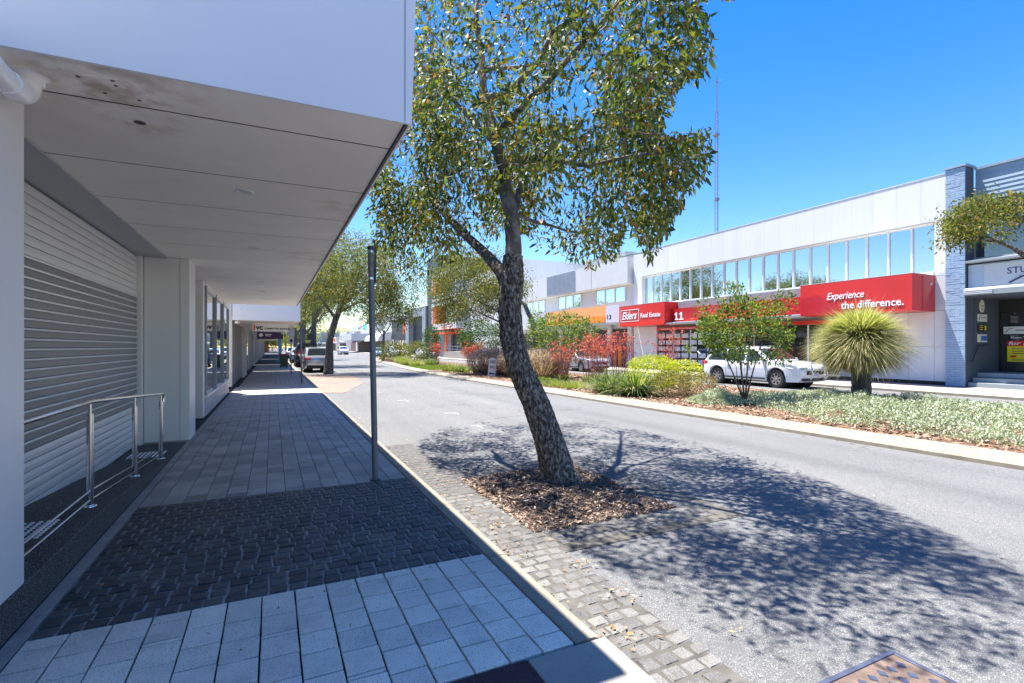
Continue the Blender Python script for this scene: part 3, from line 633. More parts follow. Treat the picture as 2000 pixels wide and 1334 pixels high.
# ================================================================== THE RED-SIGNED OFFICE BUILDING
el = thing('office_building', 'long white two storey office with a ribbon of windows above the red real estate signs', 'building', (25, 20.8, 0))
XF = 25.0
bx('wall', M['white2'], el, XF+.46, 44, 10.92, 30.68, 0, 8.45)
N = 21
for i in range(N):
    a, b = 10.87+i*(19.83/N), 10.87+(i+1)*(19.83/N)
    bx('parapet_panel', M['white'], el, XF, XF+.44, a+.003, b-.003, 6.86, 8.72)
bx('parapet_cap', M['alu2'], el, XF-.02, XF+.46, 10.87, 30.7, 8.723, 8.75)
for z0, z1 in ((.16, 1.60), (1.612, 3.09), (3.102, 4.54), (4.552, 6.85)):
    bx('wall_panel', M['white'], el, XF, XF+.44, 10.875, 11.33, z0, z1)
bx('corner_pier', M['white'], el, XF, XF+.44, 29.78, 30.69, 4.6, 6.852)
for a, b in ((11.342, 12.28), (12.292, 13.24), (13.252, 14.2), (14.212, 15.16)):
    for z0, z1 in ((.16, 1.60), (1.612, 3.06)): bx('wall_panel', M['white'], el, XF, XF+.44, a, b, z0, z1)
for a, b in ((28.15, 29.0), (29.012, 29.85), (29.862, 30.69)):
    bx('wall_panel', M['white'], el, XF, XF+.44, a, b, .16, 3.06)
bx('plinth', M['black'], el, XF+.03, XF+.4, 10.9, 15.1, 0, .155)
bx('sill_band', M['white'], el, XF-.05, XF+.46, 11.345, 29.775, 4.60, 4.74)
bx('window_head', M['cream'], el, XF+.02, XF+.45, 11.345, 29.775, 6.80, 6.855)
wn = 20; ww = (29.775-11.345)/wn; random.seed(2)
for i in range(wn):
    a, b = 11.345+i*ww, 11.345+(i+1)*ww
    fr = MB().box(XF+.20, XF+.34, a, a+.035, 4.74, 6.80).box(XF+.20, XF+.34, b-.035, b-.002, 4.74, 6.80).box(XF+.22, XF+.34, a+.036, b-.036, 4.74, 4.78).box(XF+.22, XF+.34, a+.036, b-.036, 6.76, 6.80).build('window', M['alu2'], el)
    pb = MB().box(XF+.29, XF+.30, a+.036, b-.036, 4.78, 6.76); j0, j1, j2 = (random.uniform(-.006, .006) for _ in range(3))
    pb.v = [(x+(j0 if y > (a+b)/2 else j1)+(j2 if z > 5.5 else 0), y, z) for x, y, z in pb.v]; pb.build('pane', M['glass'], fr)
bx('grey_band', M['grey'], el, XF-.62, XF+.4, 16.08, 25.4, 4.12, 4.585)
bx('awning_slab', M['greyclad'], el, 23.34, XF-.005, 11.35, 30.15, 3.085, 3.16)
bx('awning_edge', M['alu2'], el, 23.60, 23.68, 16.08, 25.4, 3.05, 3.20)
# shopfront
bx('shopfront_wall', M['char'], el, XF+.5, XF+.55, 15.16, 28.15, 0, 3.06)
for a in np.arange(15.2, 28.1, 1.62):
    f = bx('shopfront_mullion', M['alu2'], el, XF+.05, XF+.15, a, a+.07, 0, 2.72)
    bx('pane', M['glassdark'], f, XF+.09, XF+.10, a+.07, min(a+1.62, 28.1), .12, 2.72)
bx('shopfront_sill', M['char'], el, XF+.04, XF+.16, 15.2, 28.14, .0, .12)
bx('red_blind', M['red'], el, XF-.02, XF+.02, 15.2, 28.1, 2.74, 2.94)
for w, a in (('Commercial', 27.75), ('Sales', 26.95), ('Rent', 26.4), ('Property Management', 25.9), ('Commercial', 23.9), ('Sales', 22.7), ('Rent', 21.8)):
    lettering(w, .16, M['txt'], el, (XF-.026, a, 2.79), 'W', ext=.002)
dr = thing('window_display', 'grid of pale property cards hanging inside the dark shopfront', 'display', (XF+.2, 25, 0))
for i in range(8):
    for j in range(5):
        if random.random() < .06: continue
        bx('card', M['card'], dr, XF+.02, XF+.03, 27.95-i*.74-.62, 27.95-i*.74, .42+j*.44, .42+j*.44+.30)
# red signs, each a box standing proud of the front
s1 = thing('shop_sign', 'bright red sign box lettered Real Estate at the left end of the office awning', 'sign', (24, 27.8, 3.8))
bx('sign_box', M['red'], s1, 23.28, XF-.01, 25.46, 30.2, 3.07, 4.57); bx('bounce_cap', M['alu2'], s1, 23.275, XF-.055, 25.455, 30.205, 4.571, 4.59)  # grey cap added so the sunlit top throws no red onto the windows
MB().prism([(30.18,3.09),(30.18,3.3),(28.9,3.42),(27.4,3.3),(25.9,3.2),(25.48,3.34),(25.48,3.09)], 'x', 23.272, 23.276).build('swoosh', mat('orange_red', (.78,.03,.015), .35, var=0), s1)
f = MB()
for a, b, z0, z1 in ((28.0,30.04,4.22,4.26),(28.0,30.04,3.40,3.44),(28.0,28.04,3.44,4.22),(30.0,30.04,3.44,4.22)): f.box(23.262, 23.272, a, b, z0, z1)
f.build('logo_frame', M['txt'], s1)
lettering('Elders', .8, M['txt'], s1, (23.262, 29.88, 3.56), 'W', shear=.35, bold=.014, fit=(1.66, .56), ext=.006)
lettering('Real Estate', .4, M['txt'], s1, (23.262, 27.82, 3.62), 'W', fit=(1.98, .31), bold=.006, ext=.006)
s2 = thing('shop_sign', 'long recessed red fascia carrying the street number 11', 'sign', (24, 20.8, 3.6))
bx('sign_box', M['red2'], s2, 23.9, XF-.01, 16.07, 25.45, 3.20, 4.10)
MB().prism([(25.3,3.22),(22.0,3.6),(19,3.3),(16.2,3.22)], 'x', 23.892, 23.896).build('swoosh', M['red'], s2)
for y in (25.2, 24.76):
    MB().prism([(y,3.34),(y,3.42),(y-.12,3.42),(y-.12,3.70),(y-.01,3.66),(y-.01,3.74),(y-.14,3.84),(y-.24,3.84),(y-.24,3.42),(y-.36,3.42),(y-.36,3.34)], 'x', 23.878, 23.89).build('numeral', M['txt'], s2)
s3 = thing('shop_sign', 'large red sign box reading Experience the difference at the right end of the awning', 'sign', (24, 13.6, 3.8))
bx('sign_box', M['red'], s3, 23.28, XF-.01, 11.3, 16.05, 3.07, 4.57); bx('bounce_cap', M['alu2'], s3, 23.275, XF-.055, 11.295, 16.055, 4.571, 4.59)  # added lid: neutral grey bounce instead of red on the panes above
bx('return_shade', M['red2'], s3, 24.0, 24.9, 11.294, 11.298, 3.08, 4.56)  # darker red laid on the return for the shade across it
MB().prism([(16.03,3.09),(16.03,3.9),(15.2,4.05),(14.6,3.6),(13.5,3.3),(12.6,3.09)], 'x', 23.272, 23.276).build('swoosh', M['red2'], s3)
lettering('Experience', .5, M['txt'], s3, (23.262, 14.74, 3.66), 'W', shear=.3, fit=(1.62, .42), bold=.004, ext=.006)
lettering('the difference.', .4, M['txt'], s3, (23.262, 14.1, 3.30), 'W', fit=(2.5, .33), bold=.006, ext=.006)
lt = thing('wall_light', 'tiny white light on the return of the large red sign box', 'light', (24.7, 11.27, 4.2)); MB().tube([(24.62,11.29,4.2),(24.62,11.24,4.2)], .05, 12).build('lens', M['white'], lt)

# ================================================================== BLUE BRICK BUILDING
bl = thing('brick_building', 'pale blue painted building with boarded upper wall and a dark stepped entrance', 'building', (25.5, 6, 0))
bx('brick_core', M['bluedark'], bl, 24.83, 25.5, 10.225, 10.845, 0, 8.78)
bw = None
for c in range(94):                                 # painted brick courses on the front of the pier
    z0 = .02+c*.093; xs = [(10.215, 10.535), (10.54, 10.855)] if c % 2 else [(10.215, 10.37), (10.375, 10.69), (10.695, 10.855)]
    for a, b in xs:
        if bw is None: bw = {}
        k = round(b-a, 3)
        if k not in bw: bw[k] = MB().block(-.043, .043, -(b-a)/2, (b-a)/2, -.03, .022, .004); bw[k].v = [(-z, y, x) for x, y, z in bw[k].v]; bw[k] = bw[k].build('brick', M['bluebrick'], bl); o = bw[k]
        else: o = link('brick', bw[k].data, None, bl)
        o.location = (24.802+random.uniform(-.004, .004), (a+b)/2, z0+.045)
bx('pier_cap', M['bluebrick'], bl, 24.74, 25.55, 10.16, 10.91, 8.785, 8.87)
bx('upper_wall', M['bluedark'], bl, 25.62, 40, 0, 10.2, 4.95, 8.5)
for i in range(7):
    MB().prism([(25.56,7.42+i*.18),(25.60,7.42+i*.18),(25.60,7.60+i*.18),(25.585,7.60+i*.18)], 'y', 0.5, 10.2).build('weatherboard', M['bluewood'], bl)
bx('roof_trim', M['bluewood'], bl, 25.5, 25.66, .5, 10.2, 8.70, 8.80)
for i in range(6):
    a = 10.1-(i+1)*1.55; f = bx('window', M['greyclad'], bl, 25.55, 25.60, a, a+.06, 5.15, 7.0); bx('pane', M['glassdark'], f, 25.57, 25.58, a+.06, a+1.55, 5.15, 7.0)
bx('window_sill', M['greyclad'], bl, 25.3, 25.6, .5, 10.2, 5.0, 5.13)
MB().prism([(24.75,4.9),(24.75,4.98),(25.6,5.12),(25.6,4.85)], 'y', .5, 10.2).build('upper_ledge', M['greyclad'], bl)
bx('sign_fascia', mat('pale_blue_fascia', (.5,.58,.66), .6, var=.05), bl, 25.0, 25.6, .5, 10.2, 3.9, 4.83)
MB().prism([(24.6,3.60),(24.6,3.80),(24.75,3.90),(25.6,3.90),(25.6,3.60)], 'y', .5, 10.19).build('awning_edge', M['greyclad'], bl)
for zz in (3.65, 3.71, 3.77): bx('louvre', M['alu2'], bl, 24.57, 24.597, 9.3, 10.18, zz, zz+.03)
bx('awning_soffit', M['bluedark'], bl, 24.7, 27.5, .5, 10.19, 3.55, 3.595)
bx('return_wall', M['bluedark'], bl, 25.51, 27.6, 10.2, 10.5, 0, 3.6)
bx('back_wall', M['black'], bl, 27.5, 27.7, 0.5, 10.2, .5, 3.55)
bx('glass_door', M['glassdark'], bl, 27.46, 27.495, .6, 10.1, .56, 3.0)
for i, (x, z) in enumerate(((24.95, .18), (25.32, .36), (25.7, .55))): bx('step', M['greyclad'], bl, x, 27.5, .5, 10.195-.0, z-.18 if i else 0, z, bevel=.008)
hrl = thing('wall_handrail', 'cranked metal handrail on the dark side wall of the blue entrance', 'handrail', (25.2, 10.1, 1))
MB().tube([(24.98,10.12,1.0),(25.1,10.12,.98),(25.6,10.12,1.62),(26.5,10.12,1.66)], .022, 8).build('rail', M['darksteel'], hrl)
for i, (z0, z1, m, lab) in enumerate(((3.0, 3.5, 'oval', 'white oval plaque, topmost on the dark entrance wall'), (2.62, 2.92, 'white', 'white plaque with a black flourish under the oval plaque'), (2.20, 2.52, 'black', 'black plaque with gold print on the entrance wall'), (1.78, 2.10, 'blue', 'blue and white plaque, lowest on the entrance wall'))):
    t = thing('wall_plaque', lab, 'plaque', (26.1, 10.18, (z0+z1)/2), group='plaques beside the blue entrance')
    if m == 'oval':
        MB().prism([(26.05+.19*math.cos(a*math.pi/12), 3.25+.26*math.sin(a*math.pi/12)) for a in range(24)], 'y', 10.17, 10.195).build('plate', M['cream'], t); bx('print_line', M['grey'], t, 25.95, 26.15, 10.165, 10.17, 3.22, 3.28); bx('print_line', M['grey'], t, 25.97, 26.13, 10.165, 10.17, 3.1, 3.15)
    else:
        bx('plate', {'white': M['white'], 'black': M['black'], 'blue': M['white']}[m], t, 25.72, 26.45, 10.17, 10.195, z0, z1)
        if m == 'white': bx('print_line', M['grey'], t, 25.95, 26.4, 10.165, 10.17, 2.76, 2.80); MB().tube([(25.78,10.166,2.66),(25.84,10.166,2.85),(25.95,10.166,2.88)], .012, 5).build('flourish', M['txtblack'], t)
        if m == 'black': [bx('print_line', M['yellow'], t, 25.85, 26.1, 10.165, 10.17, zz, zz+.03) for zz in (2.28, 2.36, 2.44)]; bx('emblem', M['yellow'], t, 26.25, 26.37, 10.165, 10.17, 2.26, 2.46)
        if m == 'blue': bx('band', M['bluesign'], t, 25.95, 26.45, 10.165, 10.17, 1.84, 2.04); bx('band', M['yellow'], t, 25.73, 25.78, 10.165, 10.17, 1.79, 2.09)
fl = thing('lease_sign', 'yellow for lease board with a red header on the dark glass door', 'sign', (27.4, 9.4, 1.4))
bx('board', M['yellow'], fl, 27.43, 27.455, 8.75, 9.9, .98, 1.62); bx('header', M['red'], fl, 27.43, 27.455, 8.75, 9.9, 1.622, 1.84)
lettering('for lease', .22, M['txt'], fl, (27.425, 9.86, 1.67), 'W', shear=.25, bold=.004, fit=(1.05, .14))
for zz in (1.30, 1.40, 1.50, 1.04): bx('print_line', M['rust'], fl, 27.42, 27.43, 9.0, 9.75, zz, zz+.03)
bx('print_mark', M['red'], fl, 27.42, 27.43, 9.62, 9.8, 1.16, 1.24)
ws = thing('door_sign', 'white sign with a black flourish above the for lease board', 'sign', (27.4, 9.4, 2.2))
bx('board', M['alu2'], ws, 27.43, 27.455, 8.4, 10.02, 2.12, 2.42); MB().tube([(27.425,9.95,2.18),(27.425,9.85,2.33),(27.425,9.72,2.36)], .012, 5).build('flourish', M['txtblack'], ws); bx('print_line', M['grey'], ws, 27.42, 27.43, 8.6, 9.65, 2.24, 2.29)
lettering('Phone: 9792', .13, M['txt'], ws, (27.45, 9.8, 1.93), 'W')
st = thing('shop_sign', 'pale blue fascia sign lettered STU above the blue entrance', 'sign', (25, 8.7, 4.3))
bx('panel', M['white2'], st, 24.96, 24.995, 4.5, 9.7, 3.95, 4.78)
lettering('STU', .34, M['purple'], st, (24.955, 9.02, 4.34), 'W'); MB().tube([(24.95,8.95,4.0),(24.95,8.6,4.2),(24.95,8.2,4.28)], .03, 6).build('swoosh', M['purple'], st)

# ================================================================== NUMBER 13
nb = thing('shop_building', 'white two storey shop with an orange awning sign, left of the red signed office', 'building', (25, 40, 0))
bx('wall', M['white2'], nb, 25.3, 42, 30.72, 50, 0, 8.2)
for a in (30.95, 35.8, 40.6, 45.4): bx('parapet_box', M['white2'], nb, 24.6, 25.29, a, a+4.78, 6.5, 8.5)
bx('parapet_soffit', M['cream'], nb, 24.65, 25.29, 30.95, 50, 6.46, 6.495)
b = MB()
for i in range(16): b.prism([(24.6, 38.3+i*.32), (24.47, 38.46+i*.32), (24.6, 38.61+i*.32)], 'z', 6.6, 8.45)
b.build('shading_ribs', mat('pale_grey_shading', (.5,.52,.54), .6), nb)  # grey ribs stand in for streaky shading across this parapet
for a, n in ((31.98, 3), (38.3, 3), (45.0, 3)):
    for i in range(n):
        y = a+i*1.33; f = MB().box(25.2, 25.29, y, y+.06, 5.18, 6.45).box(25.2, 25.29, y+1.27, y+1.32, 5.18, 6.45).box(25.2, 25.29, y+.061, y+1.269, 5.18, 5.24).build('window', M['white'], nb)
        bx('pane', M['glass'], f, 25.24, 25.25, y+.06, y+1.27, 5.24, 6.45)
bx('awning', M['white2'], nb, 23.45, 25.28, 30.4, 50, 3.35, 3.5)
bx('rear_fascia', M['white2'], nb, 23.5, 25.28, 41.6, 50, 3.5, 4.8)
bx('shopfront', M['char'], nb, 25.2, 25.29, 31.4, 49.6, 0, 3.0)
for y in (31.0, 33.6, 36.2, 38.8, 41.4, 44): bx('shopfront_pier', M['white2'], nb, 25.0, 25.19, y, y+.45, 0, 3.3)
for y in (32.4, 33.0, 34.7, 35.4): bx('door_panel', M['orangesign2'], nb, 25.13, 25.19, y, y+.42, 0, 1.5)
o1 = thing('shop_sign', 'long pale orange awning sign with a darker orange wave', 'sign', (23.4, 36, 4.1))
bx('panel', M['orangesign'], o1, 23.40, 23.445, 32.1, 41.5, 3.5, 4.82)
MB().prism([(32.12,3.52),(32.12,3.95),(33.6,4.02),(35.5,3.8),(37,3.9),(39,4.1),(41.4,3.7),(41.4,3.52)], 'x', 23.385, 23.398).build('wave', M['orangesign2'], o1)
o2 = thing('shop_sign', 'pale lilac awning panel carrying the number 13', 'sign', (23.4, 31.3, 4.1))
bx('panel', M['lilac'], o2, 23.40, 23.445, 30.4, 32.08, 3.45, 4.75); lettering('13', .4, M['txtblack'], o2, (23.39, 31.9, 3.72), 'W', fit=(.52, .33), bold=.005)
bx('roof_block', M['greyclad'], thing('roof_plant', 'grey box standing on the roof behind the number 13 shop', 'roof plant', (30, 42, 8)), 30, 38, 38, 47, 8.2, 10.6)

# ================================================================== ORANGE-FRAMED BUILDING
ob = thing('office_building', 'white modern building with orange window reveals and a dark stair tower', 'building', (25, 66, 0))
bx('wall', M['white'], ob, 25.4, 46, 50.5, 81, 0, 11.5)
for y in np.arange(51, 68.4, 2.9): bx('wall_panel', M['white'], ob, 25.3, 25.395, y, y+2.88, 3.6, 11.4)
bx('tower', M['navy'], ob, 24.9, 36, 81.02, 87.2, 0, 17)
for z0, z1 in ((4.3, 8.6), (9.0, 13.2)):
    f = MB().box(23.9, 25.39, 68.7, 69.1, z0, z1).box(23.9, 25.39, 80.6, 81, z0, z1).box(23.9, 25.39, 69.11, 80.59, z0, z0+.9).box(23.9, 25.39, 69.11, 80.59, z1-.5, z1).build('window_box', M['white'], ob)
    bx('reveal', M['orange'], f, 24.0, 25.3, 79.2, 80.58, z0+.92, z1-.52)
    for y in (69.2, 72.5, 75.9): bx('pane', M['glassdark'], f, 24.9, 24.95, y, y+3.2, z0+.92, z1-.52)
bx('ground_wall', M['greyclad'], ob, 24.9, 25.39, 74, 80.9, 0, 4.2)
for i in range(12): bx('wall_slat', M['grey'], ob, 24.84, 24.89, 77, 80.9, .3+i*.31, .52+i*.31)
bx('entry_opening', M['char'], ob, 25.2, 25.39, 66, 76.8, 0, 3.6)
bx('awning', M['orange'], ob, 22.6, 25.18, 70, 77.5, 3.5, 3.75); bx('awning_post', M['orange'], ob, 22.8, 23.2, 76.0, 76.4, 0, 3.5); bx('awning_post', M['orange'], ob, 22.8, 23.2, 70.2, 70.6, 0, 3.5)
rw = thing('access_ramp', 'concrete access ramp with steel handrails before the orange framed building', 'ramp', (22.8, 66, 0))
bx('ramp_wall', M['concrete'], rw, 22.4, 24.4, 58, 70, 0, .9)
for z in (1.35, 1.75): MB().tube([(22.4,58,z-.3),(22.4,70,z)], .03, 6).build('rail', M['steel'], rw)
for y in np.arange(58, 70.1, 2): MB().tube([(22.4,y,.85),(22.4,y,1.7)], .025, 6).build('post', M['steel'], rw)

# portal, charcoal shop and buildings beyond
gp = thing('building', 'grey portal framed building left of the dark tower', 'building', (26, 95, 0))
MB().box(24.6, 34, 87.3, 89.5, 0, 8.9).box(24.6, 34, 99.5, 102, 0, 8.9).box(24.6, 34, 89.51, 99.49, 7.3, 8.9).build('portal_frame', M['greyclad'], gp)
bx('back_panel', M['char'], gp, 25.6, 33, 89.51, 99.49, 0, 7.29)
ch = thing('shop_building', 'charcoal fronted shop carrying a small orange logo', 'shop', (26, 110, 0))
bx('wall', M['white'], ch, 25.4, 44, 102.1, 126, 0, 8.2); bx('dark_panel', M['char'], ch, 25.0, 25.39, 102.2, 117, 3.2, 7.6); bx('shopfront', M['glassdark'], ch, 25.1, 25.39, 102.5, 118, .2, 3.0)
for y in np.arange(103, 118, 2.4): bx('mullion', M['alu2'], ch, 24.95, 25.09, y, y+.2, .2, 3.0)
lg = thing('shop_sign', 'orange and white logo on the charcoal shopfront', 'sign', (24.9, 104, 6)); MB().box(24.9, 24.98, 103.2, 103.8, 4.2, 6.8).box(24.9, 24.98, 105, 105.6, 4.2, 6.8).box(24.9, 24.98, 103.81, 104.99, 5.2, 5.8).build('logo', M['orange'], lg)
cv = thing('shop_building', 'white shop with a curved awning before the distant blue lettered shop', 'shop', (24, 128, 0))
bx('wall', M['white'], cv, 25.4, 40, 126.5, 140, 0, 6.2)
MB().prism([(22.2,3.0),(22.4,3.9),(23.2,4.6),(24.4,5.0),(25.3,5.1),(25.3,3.0)], 'y', 119, 138).build('curved_awning', M['white2'], cv); bx('shopfront', M['char'], cv, 25.1, 25.39, 127, 139, 0, 2.9); bx('column', M['yellow'], cv, 22.6, 23.0, 131, 131.5, 0, 3.0)
hb = thing('shop_building', 'distant white two storey shop with a teal and black lettered sign', 'shop', (25, 160, 0))
bx('wall', M['white'], hb, 25.4, 46, 142, 186, 0, 10.2); bx('canopy', M['white2'], hb, 19.5, 25.39, 143, 165, 3.3, 5.2); bx('dark_front', M['rust'], hb, 25.0, 25.39, 143, 184, 0, 3.1); bx('upper_window', M['glassdark'], hb, 24.9, 25.39, 150, 180, 8.2, 9.8)
bx('purple_panel', M['purple'], hb, 23.5, 24.9, 168, 171, 2.9, 5.3); bx('pale_panel', M['lilac'], hb, 24.3, 24.9, 164.5, 168, .2, 3)
hg = thing('shop_sign', 'distant sign with dark letters HIT and a teal square', 'sign', (24.8, 160, 7.5)); bx('panel', M['white'], hg, 24.8, 24.88, 146, 178, 6.5, 8.1)
lettering('HIT', 1.7, M['txtblack'], hg, (24.78, 166, 6.8), 'W', bold=.03, fit=(8.5, 1.1)); bx('square', M['teal'], hg, 24.75, 24.79, 150, 156.5, 6.5, 8.1)
for i, (x, y, w, d, h, m, lab) in enumerate(((24, 188, 20, 20, 7, 'white2', 'low pale shop beyond the lettered shop'), (23, 212, 22, 26, 5.5, 'cream', 'cream shop with an orange panel near the end of the street'), (20, 242, 30, 20, 8, 'greyclad', 'grey building closing the end of the street on the right'))):
    t = thing('building', lab, 'building', (x, y, 0)); bx('wall', M[m], t, x, x+w, y, y+d, 0, h); bx('awning', M['white'], t, x-3, x-.01, y+1, y+d-1, 2.9, 3.4)
    bx('shopfront', M['char'], t, x-.1, x-.01, y+1, y+d-1, 0, 2.8); bx('sign_panel', M['orange'] if i == 1 else M['bluesign'], t, x-.4, x-.02, y+2, y+6, 3.6, 4.8)
    for j in range(3): bx('window', M['glassdark'], t, x-.04, x-.01, y+2+j*6, y+5+j*6, 4.0 if i != 1 else 3.6, h-1 if i != 1 else 4.9) if i != 1 else None
te = thing('building', 'low terracotta fronted building at the far left end of the street', 'building', (-6, 150, 0)); bx('wall', mat('terracotta', (.5, .16, .08), .7), te, -14, -1, 150, 170, 0, 5.2); bx('awning', M['white'], te, -1, 1.0, 150, 170, 3, 3.5)
# backdrop behind the street
tb = None
# ------------------------------------------------------------------ mast
MG = mat('mast_steel', (.17,.19,.24), .6)
ms = thing('radio_mast', 'tall thin guyed lattice mast rising far behind the office roof', 'mast', (56, 50.9, 0))
w = .26; HM = 39.5; b = MB(); legs = [(56+w*math.cos(a), 50.9+w*math.sin(a)) for a in (0, 2.1, 4.2)]
for x, y in legs: b = MB().tube([(x, y, 0), (x, y, HM-5)], .035, 5).build('leg', MG, ms)
b = MB()
for k in range(0, 64):
    z = k*.54
    for i in range(3):
        p, q = legs[i], legs[(i+1) % 3]; b.tube([(p[0],p[1],z), (q[0],q[1],z+.54)], .018, 4, False)
tag(b.build('bracing', MG, ms), kind='stuff')
MB().tube([(56,50.9,HM-5.2),(56,50.9,HM)], .08, 6).build('antenna', MG, ms)
for a in (0, math.pi/2): MB().tube([(56-.9*math.cos(a),50.9-.9*math.sin(a),HM-1),(56+.9*math.cos(a),50.9+.9*math.sin(a),HM-1)], .03, 4).build('crossarm', MG, ms)
for z in (13, 22, 31): MB().lathe([(.05,z),(.38,z),(.38,z+.3),(.05,z+.3)], 56, 50.9, 8).build('collar', MG, ms)
for a in (-.75, 1.35, 3.4):
    for z in (22, 31): MB().tube([(56,50.9,z),(56+24*math.cos(a),50.9+24*math.sin(a),  .5)], .006, 3, False).build('guy_wire', MG, ms)
# ================================================================== TREES
def inside(px, py, poly):
    px = np.asarray(px); py = np.asarray(py); r = np.zeros(px.shape, bool); n = len(poly)
    for i in range(n):
        x0, y0 = poly[i]; x1, y1 = poly[(i+1) % n]
        if y0 == y1: continue
        c = ((y0 > py) != (y1 > py)) & (px < (x1-x0)*(py-y0)/(y1-y0)+x0); r ^= c
    return r
def rough_tube(path, radii, n=56, step=.022, amp=.014, seed=0, flare=0, fz=3.):
    pts = [Vector(p) for p in path]; d = [0]
    for a, b in zip(pts, pts[1:]): d.append(d[-1]+(b-a).length)
    T = d[-1]; K = max(int(T/step), 3); ts = np.linspace(0, T, K+1)
    # smooth the centre line
    C = np.stack([np.interp(ts, d, [p[i] for p in pts]) for i in range(3)], 1); rr = np.interp(ts, d, radii)
    for _ in range(int(.12/step)):
        C[1:-1] = (C[:-2]+C[1:-1]*2+C[2:])/4; rr[1:-1] = (rr[:-2]+rr[1:-1]*2+rr[2:])/4
    vs = []; fs = []
    for i in range(K+1):
        c = Vector(C[i]); t = (Vector(C[min(i+1, K)])-Vector(C[max(i-1, 0)])).normalized()
        u = (Vector((1, 0, 0))-t*t.x).normalized(); w = t.cross(u)
        for k in range(n):
            a = 2*math.pi*k/n; r = rr[i]; q = Vector((math.cos(a)*r*11, math.sin(a)*r*11, ts[i]*fz*1.3+seed))
            h = noise.noise(q*2.2); h2 = noise.noise(q*4.7+Vector((9, 3, 1)))
            disp = amp*(1-abs(h)*3.2)*.8 + amp*.5*h2 + r*.10*noise.noise(Vector((math.cos(a)*1.3, math.sin(a)*1.3, ts[i]*1.4+seed)))
            if flare: disp += flare*math.exp(-ts[i]/.12)*(1+.5*math.sin(a*5+1))
            vs.append(c+(u*math.cos(a)+w*math.sin(a))*(r+disp))
    for i in range(K):
        for k in range(n):
            a = i*n+k; b = i*n+(k+1) % n; fs.append((a, b, b+n, a+n))
    m = MB(); m.v = vs; m.f = fs; return m
class Skel:
    def __init__(s): s.n = []; s.mb = MB(); s.ends = []
    def limb(s, path, r0, r1, build=True, sides=8):
        pts = [Vector(p) for p in path]; out = [pts[0]]
        for a, b in zip(pts, pts[1:]):
            L = (b-a).length; k = max(int(L/.25), 1)
            for i in range(1, k+1): out.append(a.lerp(b, i/k)+Vector(RNG.normal(size=3))*.012*min(L, 1))
        rad = list(np.linspace(r0, r1, len(out))); s.n += [tuple(p) for p in out]
        if build: s.mb.tube(out, rad, sides)
        return out, rad
    def grow(s, A, thick=.005, twist=.10, sag=.06):
        N = np.array(s.n); A = np.asarray(A)
        d = np.array([np.min(np.linalg.norm(N-a, axis=1)) for a in A]); lst = list(np.argsort(d)); buf = np.zeros((len(N)+len(A)*4+8, 3)); m = len(N); buf[:m] = N
        for i in lst:
            a = A[i]; dd = np.linalg.norm(buf[:m]-a, axis=1); dd += np.maximum(buf[:m, 2]-a[2], 0)*.35; j = int(np.argmin(dd)); p = buf[j].copy(); L = np.linalg.norm(a-p)
            if L < .03: continue
            pts = [p]; k = 4
            for q in range(1, k+1):
                t = q/k; x = p+(a-p)*t; x = x+RNG.normal(size=3)*twist*L*math.sin(math.pi*t)*.5; x[2] += sag*L*math.sin(math.pi*t); pts.append(x)
            r0 = min(thick*(.6+L*1.3), .03); s.mb.tube(pts, list(np.linspace(r0, .0022+r0*.25, k+1)), 4, False)
            buf[m:m+k] = pts[1:]; m += k; s.ends.append((a, (a-p)/L))
def crown_points(ells, n, lo=.0, gap=.0, gs=.7, keep=None):
    out = []; tot = sum(e[1][0]*e[1][1]*e[1][2] for e in ells)
    for c, r in ells:
        k = int(n*r[0]*r[1]*r[2]/tot)+1; got = 0; guard = 0
        while got < k and guard < 60:
            guard += 1; q = RNG.uniform(-1, 1, (k*3, 3)); R_ = np.linalg.norm(q, axis=1); q = q[(R_ < 1) & (R_ > lo)]; P = np.array(c)+q*np.array(r)
            if gap: P = P[np.array([noise.noise(Vector(p)*gs) > gap-.5 for p in P], bool)] if len(P) else P
            if keep is not None and len(P): P = P[keep(P)]
            P = P[:k-got]; out.append(P); got += len(P)
    return np.concatenate(out)
def cluster_leaves(ends, per, sig, L, hang=.8):
    A = np.array([e[0] for e in ends]); D = np.array([e[1] for e in ends]); P = np.repeat(A, per, 0)+RNG.normal(size=(len(A)*per, 3))*sig*np.array([1, 1, .9])
    dd = np.repeat(D, per, 0)*.5+RNG.normal(size=P.shape)*.55+np.array([0, 0, -hang]); return P, dd, L*RNG.uniform(.6, 1.25, len(P))

# ---- the big street tree
th_ = math.atan(468/980); st_, ct_ = math.sin(th_), math.cos(th_)
OUT = [(640,-400),(640,300),(700,470),(735,505),(800,545),(860,525),(940,505),(985,440),(1030,455),(1060,500),(1110,505),(1150,525),(1205,505),(1225,430),(1245,470),(1270,510),(1305,450),(1335,390),(1385,340),(1392,240),(1350,255),(1300,262),(1295,235),(1312,205),(1330,160),(1372,155),(1395,90),(1385,30),(1365,-5),(1700,-5),(1900,-400)]
SHD = [(2.5,10.4),(3.85,10.9),(6.88,9.4),(6.5,6.6),(6.6,4.8),(5.9,3.2),(5.5,2.4),(5.0,1.6),(3.9,.9),(3.0,1.0),(2.6,1.5),(2.35,2.0),(2.3,2.9),(2.2,3.7),(2.25,5.2),(2.0,6.4)]
def keep1(P):
    rr = P[:,0]*ct_-P[:,1]*st_; dp = P[:,0]*st_+P[:,1]*ct_; u = 1000+980*rr/dp; v = 677-980*(P[:,2]-H)/dp
    k = inside(u, v, OUT) & (dp > 2.6); k &= inside(P[:,0]+.16*(P[:,2]+.08), P[:,1]-.30*(P[:,2]+.08), SHD); k &= P[:,0] > 1.3; return k
